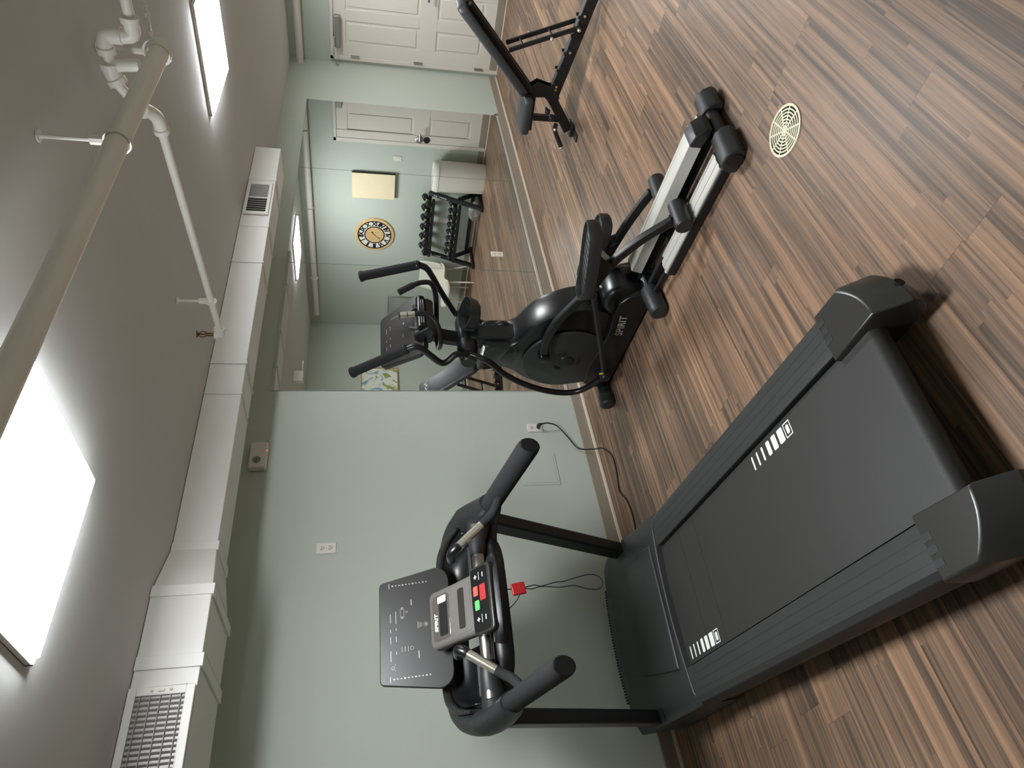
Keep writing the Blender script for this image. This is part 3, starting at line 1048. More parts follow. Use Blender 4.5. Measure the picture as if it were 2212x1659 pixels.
for k in range(3):
    mark(-0.17 + 0.012 * k, 0.098 - 0.004 * abs(k - 1), 0.006, 0.0016)
ringmark(-0.158, 0.104, 0.007)
ic.build('display_markings', 'silverprint', disp)

# centre hub: fan, tray and keypad
ha, hb = Vector((0.0, 1.815, 1.372)), Vector((0.0, 1.560, 1.190))
hd = (hb - ha).normalized()
hn = hd.cross(Vector((1, 0, 0)))
if hn.z < 0:
    hn = -hn
hl_ = (hb - ha).length
# stack of cross sections down the slope
rings = []
for t, wd in ((0.0, 0.112), (0.04, 0.126), (0.5, 0.124), (0.8, 0.126), (1.0, 0.128)):
    c = ha + hd * (hl_ * t)
    rings.append([c + Vector((1, 0, 0)) * p[0] + hn * (p[1] - 0.03) for p in rrect(2 * wd, 0.06, 0.018, 3)])
hub = G().loft(rings).build('console_hub', 'hubgrey', tm, 0.003, 2, 35)
hu = -hd


def hub_slab(name, a0, a1, b0, b1, m, lift, th, rad, par):
    cx, cy = (a0 + a1) / 2, (b0 + b1) / 2
    return G().prism(rrect(a1 - a0, b1 - b0, rad), ha + hd * cy + Vector((1, 0, 0)) * cx + hn * lift, (1, 0, 0), hu, hn, th).build(name, m, par, 0.0008)


M['hubbright'] = mat('polished vent bezel', (196, 190, 184), 0.16, 0.9, var=0.02)
hub_slab('vent_bezel', -0.098, 0.098, 0.018, 0.128, 'hubbright', -0.001, 0.003, 0.02, hub)
hub_slab('fan_vent', -0.082, 0.080, 0.062, 0.115, 'dark', 0.001, 0.0024, 0.008, hub)
g = G()
for k in range(4):
    c = ha + hd * (0.072 + 0.0115 * k) + hn * 0.0040
    g.obox(c, (0.15, 0.0016, 0.002), (1, 0, 0), hu, hn)
g.build('vent_slats', 'capgrey', hub)
hub_slab('fan_tab', 0.058, 0.088, 0.058, 0.112, 'print_', 0.0028, 0.003, 0.006, hub)
text('hub_lettering', 'SPIRIT', 0.027, ha + hd * 0.042 + hn * 0.0026 + Vector((-0.02, 0, 0)), (1, 0, 0), hu, 'print_', hub, 0.2, 0.0012, 0.0003, 1.05)
hub_slab('tray_plate', -0.105, 0.105, 0.152, 0.262, 'hubgrey', 0.0, 0.0016, 0.016, hub)
hub_slab('tray_insert', -0.086, 0.086, 0.185, 0.225, 'capgrey', 0.0012, 0.0012, 0.01, hub)
# keypad, more level, at the front edge
ka, kb = Vector((0.0, 1.585, 1.218)), Vector((0.0, 1.478, 1.150))
kd = (kb - ka).normalized()
kn = kd.cross(Vector((1, 0, 0)))
if kn.z < 0:
    kn = -kn
ku = -kd
kl = (kb - ka).length
kc = (ka + kb) / 2
kp = G().prism(rrect(0.285, kl, 0.022), kc - kn * 0.035, (1, 0, 0), ku, kn, 0.035).build('keypad', 'capgrey', tm, 0.006, 3)
G().prism(rrect(0.262, kl * 0.80, 0.016), kc + kd * -0.006 + kn * 0.0, (1, 0, 0), ku, kn, 0.0016).build('keypad_face', 'blackgloss', kp)


def key(name, a, b_, w_, h_, m, th=0.0030, rad=0.004):
    return G().prism(rrect(w_, h_, rad), kc + Vector((1, 0, 0)) * a + ku * b_ + kn * 0.001, (1, 0, 0), ku, kn, th).build(name, m, kp)


key('stop_button', 0.022, -0.014, 0.066, 0.036, 'redbtn').__setitem__('label', 'large red stop button')
key('cool_down_button', 0.036, 0.030, 0.040, 0.027, 'redlit').__setitem__('label', 'lit red button')
key('start_button', -0.024, 0.026, 0.040, 0.027, 'greenlit').__setitem__('label', 'lit green start button')
g = G()


def kmark(a, b_, w_, h_):
    g.prism([(-w_ / 2, -h_ / 2), (w_ / 2, -h_ / 2), (w_ / 2, h_ / 2), (-w_ / 2, h_ / 2)], kc + Vector((1, 0, 0)) * a + ku * b_ + kn * 0.0019, (1, 0, 0), ku, kn, 0.0004)


for sx in (-1, 1):
    cx = 0.095 if sx > 0 else -0.082
    kmark(cx, 0.026, 0.018, 0.005)
    kmark(cx, 0.026, 0.005, 0.018)
    kmark(cx, 0.004, 0.034, 0.0025)
    kmark(cx, -0.020, 0.020, 0.005)
g.build('key_symbols', 'print_', kp)
G().tube([(-0.17, 1.56, 1.115), (-0.1, 1.53, 1.115), (0.1, 1.53, 1.115), (0.17, 1.56, 1.115)], [0.04, 0.05, 0.05, 0.04], 12, 3, [0.03, 0.035, 0.035, 0.03]).build('keypad_base', 'black', tm)

# safety key on its cord
def tw(x, y, z):
    a = math.radians(6.3)
    return Vector((-7.79 + x * math.cos(a) + y * math.sin(a), -2.70 - x * math.sin(a) + y * math.cos(a), z))


sk0 = tw(0.018, 1.500, 1.03)
sk = thing('safety_key', 'red safety key clip hanging on a black cord from the treadmill console', 'safety key', sk0, 6.3)
G().obox((0, 0, 0.0), (0.050, 0.016, 0.058), (1, 0, 0.12), (0, 1, 0), (-0.12, 0, 1)).build('clip', 'red', sk, 0.004)
G().tube([(0.0, 0.0, 0.028), (0.002, 0.004, 0.06), (0.004, 0.012, 0.10)], 0.0026, 8, 4).build('tether', 'black', sk)
G().tube([(-0.02, 0.0, -0.005), (-0.05, 0.005, 0.015), (-0.085, 0.015, 0.06), (-0.095, 0.02, 0.095)], 0.0018, 8, 5).build('tether_loop', 'black', sk)
lp = [(0.004, 0, -0.028), (0.012, 0, -0.07), (0.006, 0, -0.10), (0.018, 0, -0.16), (0.020, 0, -0.20), (0.034, 0, -0.26), (0.044, 0, -0.32), (0.030, 0, -0.362), (0.0, 0, -0.37), (-0.022, 0, -0.35), (-0.018, 0, -0.30), (0.0, 0, -0.24), (-0.004, 0, -0.18), (0.004, 0, -0.10), (-0.004, 0, -0.06), (0.0, 0, -0.028)]
G().tube(lp, 0.0022, 8, 4).build('cord', 'black', sk)

# power cord from the low outlet to the treadmill
pc = thing('power_cord', 'black power cord running from the low outlet down the wall to the treadmill', 'power cord', (-5.82, -0.02, 0))
o0 = Vector((-5.82, -0.02, 0))


def pcv(*p):
    return Vector(p) - o0


G().tube([pcv(-5.813, -0.008, 0.410), pcv(-5.813, -0.034, 0.410), pcv(-5.813, -0.045, 0.404), pcv(-5.813, -0.052, 0.385)], [0.013, 0.015, 0.012, 0.006], 12, 3).build('plug', 'black', pc)
G().tube([pcv(-5.813, -0.052, 0.388), pcv(-5.806, -0.050, 0.34), pcv(-5.82, -0.032, 0.27), pcv(-5.90, -0.018, 0.21), pcv(-6.01, -0.022, 0.155), pcv(-6.035, -0.03, 0.10), pcv(-6.05, -0.055, 0.03), pcv(-6.085, -0.11, 0.006), pcv(-6.17, -0.19, 0.006),
          pcv(-6.26, -0.245, 0.006), pcv(-6.38, -0.24, 0.006), pcv(-6.50, -0.20, 0.006), pcv(-6.62, -0.27, 0.006), pcv(-6.76, -0.29, 0.006), pcv(-6.90, -0.25, 0.006), pcv(-7.00, -0.29, 0.008)], 0.0048, 10, 6).build('cable', 'black', pc)

# ================================================================== FLOOR DRAIN
fd = thing('floor_drain', 'round ivory slotted drain grate set in the plank floor', 'drain', (-6.41, -2.70, 0))
G().lathe([(0, 0.0005), (0.100, 0.0005), (0.101, 0.001), (0, 0.001)], (0, 0, 0), (0, 0, 1), 40).build('drain_well', 'dark', fd)
g = G()


def annulus(r0, r1, z0, z1, n=48):
    rings = []
    for i in range(n):
        a = 2 * math.pi * i / n
        c, s_ = math.cos(a), math.sin(a)
        rings.append([(r0 * c, r0 * s_, z0), (r1 * c, r1 * s_, z0), (r1 * c, r1 * s_, z1), (r0 * c, r0 * s_, z1)])
    g.loft(rings, False, True)


annulus(0.094, 0.104, 0.0006, 0.005)
for r in (0.018, 0.031, 0.044, 0.057, 0.070, 0.083):
    annulus(r - 0.0028, r + 0.0028, 0.001, 0.0042)
g.lathe([(0, 0.001), (0.010, 0.001), (0.010, 0.0043), (0, 0.0043)], (0, 0, 0))
for i in range(10):
    a = math.radians(36 * i + 8)
    g.obox((0.053 * math.cos(a), 0.053 * math.sin(a), 0.0026), (0.09, 0.0058, 0.0033), (math.cos(a), math.sin(a), 0), (-math.sin(a), math.cos(a), 0), (0, 0, 1))
g.build('drain_grate', 'ivory', fd)

# ================================================================== ELLIPTICAL TRAINER (local: x = right, y = towards the wall)
el = thing('elliptical_trainer', 'black elliptical trainer with two silver guide rails in front of the mirror', 'elliptical machine', (-5.96, -2.45, 0), 7.5)
XW = (1, 0, 0)


def side(poly, w0, w1):
    """prism from a side profile (y, z) between two lateral planes"""
    return G().prism(poly, (w0, 0, 0), (0, 1, 0), (0, 0, 1), XW, w1 - w0)


st = G().tube([(-0.25, -0.03, 0.048), (0.215, -0.03, 0.048)], 0.034, 16).build('rear_stabilizer', 'black', el)
capp = [(-0.090, 0.014), (-0.098, 0.048), (-0.078, 0.078), (-0.050, 0.094), (-0.004, 0.094), (0.026, 0.072), (0.036, 0.036), (0.032, 0.005), (-0.06, 0.003)]
for a, b_ in ((-0.258, -0.078), (0.088, 0.222)):
    c = side(capp, a, b_).build('stabilizer_cap', 'plast', st, 0.009, 3)
    G().lathe([(0, 0), (0.007, 0), (0.007, 0.002), (0, 0.002)], ((a + b_) / 2, 0.0315, 0.055), (0, 1, 0.25), 10).build('cap_screw', 'dark', c)
    xx = a - 0.006 if a < 0 else b_ - 0.014
    G().lathe([(0, 0), (0.036, 0), (0.038, 0.006), (0.038, 0.016), (0, 0.02)], (xx, -0.035, 0.039), (1, 0, 0), 20).build('leveller', 'black', c)
g = G()
g.box(-0.02, 0.075, -0.03, 0.06, 0.05, 0.12)
g.prism([(-0.045, 0.09), (-0.04, 0.120), (0.0, 0.158), (0.055, 0.166), (0.062, 0.160), (0.062, 0.104), (0.0, 0.09)], (-0.052, 0, 0), (0, 1, 0), (0, 0, 1), XW, 0.112)
g.build('fold_bracket', 'black', el, 0.006)
g = G()
g.box(-0.006, 0.046, 0.02, 0.95, 0.03, 0.107)
for sx in (-1, 1):
    g.box(min(sx * 0.086, sx * 0.214), max(sx * 0.086, sx * 0.214), 0.0, 0.755, 0.004, 0.050)
    g.beam((sx * 0.10, 0.72, 0.045), (sx * 0.105, 0.98, 0.052), 0.030, 0.034)
    g.beam((sx * 0.185, 0.72, 0.045), (sx * 0.185, 0.97, 0.052), 0.020, 0.026)
g.beam((0.02, 0.92, 0.06), (0.0, 1.95, 0.05), 0.09, 0.07)
g.beam((-0.2, 0.62, 0.03), (0.2, 0.62, 0.03), 0.05, 0.04)
g.build('base_frame', 'black', el, 0.004)
# guide rails: grooved aluminium extrusions, and the taller silver centre beam between them
for x0, x1 in ((-0.206, -0.092), (0.092, 0.206)):
    W_, zt0 = x1 - x0, 0.062
    pr_ = [(0, -0.018), (0, -0.004), (0.006, 0), (0.018, 0), (0.020, -0.0035), (0.042, -0.0035), (0.044, 0), (W_ - 0.044, 0), (W_ - 0.042, -0.0035), (W_ - 0.020, -0.0035), (W_ - 0.018, 0), (W_ - 0.006, 0), (W_, -0.004), (W_, -0.018)]
    G().prism([(x0 + p[0], zt0 + p[1]) for p in pr_], (0, 0.05, 0), (1, 0, 0), (0, 0, 1), (0, 1, 0), 0.70).build('guide_rail', 'alu', el)
pr_ = [(-0.048, 0.104), (-0.033, 0.157), (-0.028, 0.160), (-0.012, 0.160), (-0.010, 0.158), (0.044, 0.158), (0.046, 0.160), (0.062, 0.160), (0.067, 0.157), (0.082, 0.104)]
cb = G().prism(pr_, (0, 0.02, 0), (1, 0, 0), (0, 0, 1), (0, 1, 0), 0.90).build('centre_beam', 'alu', el)
G().prism([(0.017 + (p[0] - 0.017) * 1.03, 0.13 + (p[1] - 0.13) * 1.03) for p in pr_], (0, 0.919, 0), (1, 0, 0), (0, 0, 1), (0, 1, 0), 0.006).build('beam_end_cap', 'blackgloss', cb)
ms = G().tube([(-0.30, 0.955, 0.055), (0.10, 0.985, 0.055)], 0.03, 14).build('middle_stabilizer', 'black', el)
G().tube([(-0.325, 0.945, 0.05), (-0.315, 0.946, 0.05), (-0.14, 0.970, 0.052), (-0.12, 0.973, 0.052)], [0.042, 0.052, 0.056, 0.050], 20).build('stabilizer_cap', 'plast', ms, 0.004)
fs = G().tube([(-0.28, 1.93, 0.05), (0.28, 1.93, 0.05)], 0.045, 18).build('front_stabilizer', 'black', el)
for sx in (-1, 1):
    G().tube([(sx * 0.225, 1.93, 0.05), (sx * 0.30, 1.93, 0.05), (sx * 0.312, 1.93, 0.05)], [0.053, 0.053, 0.040], 20).build('stabilizer_cap', 'plast', fs, 0.004)
    G().box(sx * 0.26 - 0.03, sx * 0.26 + 0.03, 1.90, 1.96, 0.0, 0.02).build('rubber_foot', 'black', fs, 0.004)

# body
upper = [(1.27, 0.06), (1.215, 0.22), (1.185, 0.32), (1.195, 0.42), (1.245, 0.53), (1.325, 0.625), (1.42, 0.69), (1.51, 0.735), (1.552, 0.79), (1.556, 0.85), (1.562, 0.935), (1.60, 0.94), (1.70, 0.94), (1.735, 0.935), (1.765, 0.85), (1.82, 0.72), (1.90, 0.63), (1.975, 0.48), (1.985, 0.30), (1.95, 0.14), (1.90, 0.06)]
rings = []
ctr = (1.60, 0.40)
for x, sc in ((-0.108, 0.93), (-0.098, 0.975), (-0.07, 1.0), (0.07, 1.0), (0.098, 0.975), (0.108, 0.93)):
    sp_ = smooth_path([(x, ctr[0] + (p[0] - ctr[0]) * sc, ctr[1] + (p[1] - ctr[1]) * sc) for p in upper + [upper[0]]], 3)[:-1]
    rings.append(sp_)
sh = G().loft(rings).build('drive_shroud', 'blackgloss', el, 0, 2, 40)
for k in (0,):
    pts = smooth_path([(-0.109, 1.56, 0.74), (-0.109, 1.62, 0.725), (-0.109, 1.72, 0.735)], 4)
    G().tube(pts, 0.003, 6).build('shroud_seam', 'capgrey', sh)
lower = [(1.02, 0.02), (1.0, 0.09), (1.03, 0.165), (1.09, 0.205), (1.20, 0.205), (1.36, 0.185), (1.5, 0.19), (1.75, 0.22), (1.92, 0.20), (1.965, 0.12), (1.95, 0.02)]
rings = []
for x, sc in ((-0.142, 0.965), (-0.134, 0.992), (-0.11, 1.0), (0.11, 1.0), (0.134, 0.992), (0.142, 0.965)):
    rings.append([(x, 1.5 + (p[0] - 1.5) * sc, 0.10 + (p[1] - 0.10) * sc) for p in lower])
ls = G().loft(rings).build('base_shroud', 'blackgloss', el, 0.004, 2, 40)
text('side_lettering', 'SPIRIT', 0.064, (-0.1432, 1.285, 0.128), (0, -1, 0.13), (0, 0.13, 1), 'silverprint', ls, 0.12, 0.0015, 0.0006, 1.1)
drum = G().lathe([(0, -0.105), (0.10, -0.105), (0.128, -0.09), (0.135, -0.06), (0.135, 0.06), (0.128, 0.09), (0.10, 0.105), (0, 0.105)], (-0.005, 1.115, 0.150), (1, 0, 0), 32).build('pulley_cover', 'blackgloss', el, 0, 2, 50)
stk = G()
stk.obox((-0.06, 0.955, 0.08), (0.028, 0.002, 0.028), (1, 0, 1), (0, 1, 0), (-1, 0, 1))
stk.build('label_sticker', 'print_', el)
G().obox((-0.09, 0.99, 0.05), (0.12, 0.1, 0.06), XW, (0, 1, 0), (0, 0, 1)).build('base_bracket', 'black', el, 0.006)
DC = (1.66, 0.388)
for sx in (-1, 1):
    d = G().lathe([(0, 0), (0.272, 0), (0.285, 0.006), (0.287, 0.014), (0.280, 0.022), (0.262, 0.026), (0, 0.030)], (sx * 0.110, DC[0], DC[1]), (sx, 0, 0), 56).build('crank_disc', 'plast', el, 0, 2, 30)
    g = G()
    for a0 in (0.25, 2.35, 4.45):
        pts = []
        for i in range(7):
            a = a0 + 0.10 * i
            pts.append((sx * 0.141, DC[0] + 0.085 * math.cos(a), DC[1] + 0.085 * math.sin(a)))
        g.tube(pts, 0.006, 6, ry=0.012)
    g.build('disc_recess', 'dark', d)
    G().lathe([(0, 0), (0.055, 0), (0.05, 0.010), (0, 0.014)], (sx * 0.139, DC[0], DC[1]), (sx, 0, 0), 24).build('crank_hub', 'blackgloss', d)
ys_ = G()
ys_.obox((-0.20, 1.79, 0.155), (0.004, 0.014, 0.024), XW, (0, 1, 0), (0, 0, 1))

# pedal arms, pedals, rollers, links
legs = {
    -1: dict(roll=(0.385, 0.108), arm=[(0.40, 0.145), (0.55, 0.275), (0.72, 0.372), (0.90, 0.425), (1.06, 0.492), (1.22, 0.555), (1.40, 0.583), (1.53, 0.572)], crank=(1.565, 0.560), ped=[(0.445, 0.575), (0.96, 0.482)], knee=(0.86, 0.395)),
    1: dict(roll=(0.480, 0.108), arm=[(0.51, 0.135), (0.70, 0.185), (0.86, 0.215), (1.05, 0.238), (1.3, 0.225), (1.55, 0.215), (1.70, 0.212)], crank=(1.755, 0.216), ped=[(0.735, 0.345), (1.24, 0.335)], knee=(1.15, 0.24))}
for sx, dct in legs.items():
    wa = sx * 0.175
    pa = G().tube([(wa, p[0], p[1]) for p in dct['arm']], 0.024, 4, 4, 0.034, rot=math.pi / 4).build('pedal_arm', 'black', el, 0.006, 2, 30)
    ry_, rz_ = dct['roll']
    rw0 = sx * 0.072
    rh = G().lathe([(0, 0), (0.040, 0), (0.046, 0.006), (0.046, 0.16), (0.040, 0.167), (0, 0.167)], (rw0, ry_, rz_), (sx, 0, 0), 24).build('roller_housing', 'plast', pa, 0, 2, 40)
    G().tube([(sx * 0.15, ry_, rz_ - 0.012), (sx * 0.20, ry_, rz_ - 0.012)], 0.032, 18).build('roller_wheel', 'black', pa)
    cy_, cz_ = dct['crank']
    G().lathe([(0, 0), (0.036, 0), (0.036, 0.06), (0.028, 0.066), (0, 0.066)], (sx * 0.139, cy_, cz_), (sx, 0, 0), 20).build('crank_joint', 'blackgloss', pa, 0, 2, 40)
    # foot plate
    (ya, za), (yb, zb) = dct['ped']
    pd = Vector((0, yb - ya, zb - za))
    L_ = pd.length
    pd.normalize()
    pnn = Vector((1, 0, 0)).cross(pd)
    pc_ = Vector((sx * 0.195, (ya + yb) / 2, (za + zb) / 2))
    outl = []
    for i in range(28):
        a = 2 * math.pi * i / 28
        cx, cy = math.cos(a), math.sin(a)
        px = 0.088 * math.copysign(abs(cx) ** 0.55, cx)
        py = (L_ / 2) * math.copysign(abs(cy) ** 0.7, cy)
        px *= 1.0 - 0.10 * (py / L_)
        outl.append((px, py))
    prings = []
    for sc, dz in ((0.90, -0.055), (1.0, -0.040), (1.0, 0.004), (0.97, 0.012), (0.90, 0.012), (0.87, 0.002), (0.86, -0.004)):
        prings.append([pc_ + Vector((1, 0, 0)) * (p[0] * sc) + pd * (p[1] * (1 - (1 - sc) * 0.35)) + pnn * (dz + (0.035 * max(0, p[1] / L_ * 2 - 0.55) if dz > 0 else 0)) for p in outl])
    pdl = G().loft(prings).build('pedal', 'plast', el, 0, 2, 45)
    rg_ = G()
    for k in range(9):
        rg_.obox(pc_ + pd * ((-0.36 + 0.085 * k) * L_) + pnn * -0.0045, (0.125, 0.010, 0.006), XW, pd, pnn)
    rg_.build('tread_ribs', 'black', pdl)
    # bracket between arm and pedal
    lo = [p for p in dct['arm'] if ya + 0.12 < p[0] < yb + 0.05]
    ba = pc_ + pnn * -0.05
    bp = [(ya + 0.16, za - 0.075), (yb - 0.06, zb - 0.06)] + [(p[0], p[1]) for p in lo[::-1]]
    if len(lo) >= 1:
        G().prism(bp, (wa - 0.04, 0, 0), (0, 1, 0), (0, 0, 1), XW, 0.08).build('pedal_bracket', 'black', pdl, 0.004)

sw = {
    -1: dict(up=[(-0.165, 1.555, 1.035), (-0.19, 1.535, 1.085), (-0.20, 1.520, 1.125), (-0.225, 1.560, 1.175), (-0.238, 1.553, 1.215), (-0.25, 1.470, 1.280), (-0.26, 1.385, 1.345), (-0.262, 1.368, 1.385), (-0.263, 1.390, 1.425)], grip=[(-0.263, 1.385, 1.420), (-0.270, 1.620, 1.738)],
             dn=[(-0.165, 1.555, 1.035), (-0.19, 1.555, 0.98), (-0.22, 1.575, 0.905), (-0.235, 1.68, 0.795), (-0.245, 1.79, 0.62), (-0.255, 1.845, 0.44), (-0.262, 1.835, 0.31), (-0.268, 1.765, 0.232), (-0.272, 1.66, 0.175)], link=(0.93, 0.425), low=(1.63, 0.158)),
    1: dict(up=[(0.165, 1.62, 1.035), (0.19, 1.60, 1.09), (0.22, 1.575, 1.12), (0.24, 1.49, 1.175), (0.255, 1.42, 1.217), (0.26, 1.33, 1.262), (0.263, 1.268, 1.30), (0.265, 1.245, 1.345)], grip=[(0.265, 1.243, 1.342), (0.270, 1.372, 1.692)],
            dn=[(0.165, 1.62, 1.035), (0.19, 1.66, 0.98), (0.22, 1.72, 0.90), (0.235, 1.80, 0.78), (0.245, 1.87, 0.62), (0.255, 1.90, 0.45), (0.262, 1.88, 0.31), (0.268, 1.83, 0.235), (0.272, 1.76, 0.18)], link=(1.2, 0.26), low=(1.72, 0.165))}
for sx, dct in sw.items():
    sa = G().tube(dct['up'], 0.0195, 14, 5).build('swing_arm', 'black', el, 0, 2, 60)
    G().tube(dct['dn'], 0.0195, 14, 5).build('lower_arm', 'blackgloss', sa, 0, 2, 60)
    a, b_ = [Vector(p) for p in dct['grip']]
    d = b_ - a
    G().tube([a, a + d * 0.02, a + d * 0.93, a + d * 0.955, a + d * 0.995, b_], [0.024, 0.0275, 0.0285, 0.033, 0.033, 0.027], 18).build('handle_grip', 'foam', sa, 0, 2, 60)
    G().tube([a + d * 0.03, a + d * 0.045], 0.030, 18).build('grip_ring', 'blackgloss', sa)
    lk = [(sx * 0.262, dct['low'][0], dct['low'][1]), (sx * 0.255, 1.5 if sx < 0 else 1.62, 0.205 if sx < 0 else 0.17), (sx * 0.235, 1.12, 0.350 if sx < 0 else 0.255), (sx * 0.225, dct['link'][0], dct['link'][1])]
    G().tube(lk, 0.018, 12, 5).build('link_rod', 'black', el, 0, 2, 60)
    G().lathe([(0, 0), (0.030, 0), (0.034, 0.01), (0.034, 0.055), (0.028, 0.065), (0, 0.065)], (sx * 0.235, dct['low'][0], dct['low'][1]), (sx, 0, 0), 18).build('link_joint', 'black', el)
    G().sphere((sx * 0.225, dct['link'][0], dct['link'][1]), 0.024, 12).build('link_joint', 'black', el)
    if sx < 0:
        y = G().obox((-0.277, 1.60, 0.190), (0.003, 0.018, 0.026), XW, (0, 1, 0), (0, 0, 1)).build('warning_sticker', 'yellow', sa)
        y['label'] = 'small yellow sticker'
# mast
G().tube([(0, 1.61, 0.72), (0, 1.625, 0.85), (0, 1.625, 1.0), (0, 1.605, 1.16), (0, 1.55, 1.30)], 0.048, 8, 3, 0.052, rot=math.pi / 8).build('mast', 'black', el, 0, 2, 30)
sl_ = G()
sl_.tube([(0, 1.575, 0.690), (0, 1.585, 0.80), (0, 1.595, 0.97), (0, 1.60, 1.06), (0, 1.602, 1.085)], [0.085, 0.083, 0.078, 0.078, 0.064], 4, 0, [0.088, 0.086, 0.082, 0.082, 0.068], rot=math.pi / 4)
sl_.build('mast_sleeve', 'black', el, 0.014, 3)
G().lathe([(0, -0.205), (0.044, -0.205), (0.052, -0.195), (0.066, -0.11), (0.062, -0.06), (0.062, 0.06), (0.066, 0.11), (0.052, 0.195), (0.044, 0.205), (0, 0.205)], (0, 1.60, 1.035), (1, 0, 0), 24).build('pivot_axle', 'black', el, 0, 2, 35)
G().tube([(0.06, 1.58, 0.85), (0.06, 1.54, 0.83), (0.055, 1.53, 0.80), (0.05, 1.545, 0.77)], 0.022, 10, 3).build('tension_knob', 'black', el)
g = G()
g.beam((0.05, 1.56, 0.70), (0.085, 1.53, 0.73), 0.012, 0.02)
g.build('adjust_lever', 'steel', el, 0.002)
# bottle holder
bh = G()
rings = []
for k in range(24):
    a = 2 * math.pi * k / 24
    hgt_ = 0.085 + 0.03 * math.sin(a)
    c, s_ = math.cos(a), math.sin(a)
    ex, ey = 0.108, 0.086
    cx0, cy0, cz0 = 0.080, 1.475, 0.972
    rings.append([(cx0 + ex * 0.90 * c, cy0 + ey * 0.90 * s_, cz0), (cx0 + ex * 1.05 * c, cy0 + ey * 1.05 * s_ - 0.02, cz0 + hgt_), (cx0 + ex * 0.97 * c, cy0 + ey * 0.97 * s_ - 0.02, cz0 + hgt_), (cx0 + ex * 0.82 * c, cy0 + ey * 0.82 * s_, cz0 + 0.006)])
bh.loft(rings, False, True)
bh.lathe([(0, 0), (0.064, 0), (0.064, 0.008), (0, 0.008)], (0.088, 1.475, 0.962))
bh.beam((0.03, 1.53, 1.03), (0.0, 1.60, 1.03), 0.05, 0.08)
bh.build('bottle_holder', 'plast', el, 0, 2, 40)
# fixed pulse bars
for sx, pts in ((1, [(0.092, 1.30, 1.462), (0.135, 1.285, 1.385), (0.162, 1.285, 1.320), (0.172, 1.31, 1.268), (0.155, 1.40, 1.236), (0.07, 1.53, 1.225), (0.0, 1.585, 1.225)]),
                (-1, [(-0.088, 1.30, 1.465), (-0.078, 1.298, 1.385), (-0.070, 1.298, 1.335), (-0.080, 1.31, 1.285), (-0.125, 1.36, 1.238), (-0.160, 1.45, 1.220), (-0.12, 1.56, 1.22), (-0.02, 1.59, 1.222)])):
    fb = G().tube(pts, 0.0155, 14, 6).build('fixed_handlebar', 'black', el, 0, 2, 60)
    a, b_ = Vector(pts[0]), Vector(pts[1])
    d = (b_ - a)
    G().tube([a - d * 0.02, a + d * 0.5], 0.0195, 16).build('pulse_sensor', 'chrome' if sx < 0 else 'foam', fb)
    G().tube([a + d * 0.56, a + d * 1.05], 0.0195, 16).build('pulse_sensor', 'chrome' if sx < 0 else 'foam', fb)
    G().tube([a - d * 0.06, a - d * 0.01], 0.021, 16).build('end_plug', 'blackgloss', fb)
# console
eb, et = Vector((0, 1.450, 1.318)), Vector((0, 1.685, 1.568))
eu = (et - eb).normalized()
en = Vector((1, 0, 0)).cross(eu)
ec = (eb + et) / 2
eh = (et - eb).length
poly = []
for (cx, cy, r, a0) in ((0.160, eh / 2 - 0.035, 0.035, 0), (-0.160, eh / 2 - 0.035, 0.035, 90), (-0.178, -eh / 2 + 0.055, 0.055, 180), (0.178, -eh / 2 + 0.055, 0.055, 270)):
    for i in range(6):
        a = math.radians(a0 + 90 * i / 5)
        poly.append((cx + r * math.cos(a), cy + r * math.sin(a)))
cons = G().prism(poly, ec - en * 0.035, XW, eu, en, 0.035).build('console', 'display', el, 0.006, 3)
G().prism([(p[0] * 0.7, p[1] * 0.7 - 0.02) for p in poly], ec - en * 0.09, XW, eu, en, 0.058).build('console_back', 'plast', cons, 0.01)
ic = G()


def emark(a, b_, w_, h_):
    ic.prism([(-w_ / 2, -h_ / 2), (w_ / 2, -h_ / 2), (w_ / 2, h_ / 2), (-w_ / 2, h_ / 2)], ec + Vector((1, 0, 0)) * a + eu * b_ + en * 0.0004, XW, eu, en, 0.0005)


for x0, x1 in ((-0.14, -0.11), (-0.085, -0.055), (-0.02, -0.005), (0.045, 0.085)):
    emark((x0 + x1) / 2, 0.118, x1 - x0, 0.003)
    emark((x0 + x1) / 2 + 0.01, 0.088, (x1 - x0) * 0.8, 0.003)
for k in range(7):
    emark(0.145, 0.075 - 0.012 * k, 0.012, 0.003)
    if k < 3:
        emark(-0.12, 0.05 - 0.014 * k, 0.016, 0.002)
emark(-0.03, -0.015, 0.022, 0.003)
emark(0.06, -0.02, 0.016, 0.008)
ic.build('console_markings', 'silverprint', cons)
hubp = [(-0.02, -0.06), (0.09, -0.06), (0.12, -0.02), (0.10, 0.05), (0.0, 0.06)]
G().prism([(1.37, 1.30), (1.40, 1.255), (1.52, 1.265), (1.53, 1.36), (1.44, 1.38)], (-0.12, 0, 0), (0, 1, 0), (0, 0, 1), XW, 0.24).build('console_hub', 'plast', cons, 0.012, 3)
G().tube([(-0.11, 1.385, 1.335), (0.12, 1.385, 1.335)], 0.028, 14).build('fan_barrel', 'blackgloss', cons)
g = G()
for k in range(3):
    g.tube([(-0.09, 1.360 - 0.004 * (k == 1), 1.322 + 0.013 * k), (0.09, 1.360 - 0.004 * (k == 1), 1.322 + 0.013 * k)], 0.0022, 6)
g.build('fan_slats', 'capgrey', cons)
hl = G()
hl.tube([(-0.10, 1.40, 1.40), (-0.115, 1.385, 1.365), (-0.09, 1.38, 1.345), (0.02, 1.38, 1.345), (0.035, 1.385, 1.37), (0.02, 1.40, 1.40)], 0.011, 10, 4)
hl.build('reading_ledge', 'plast', cons, 0, 2, 60)

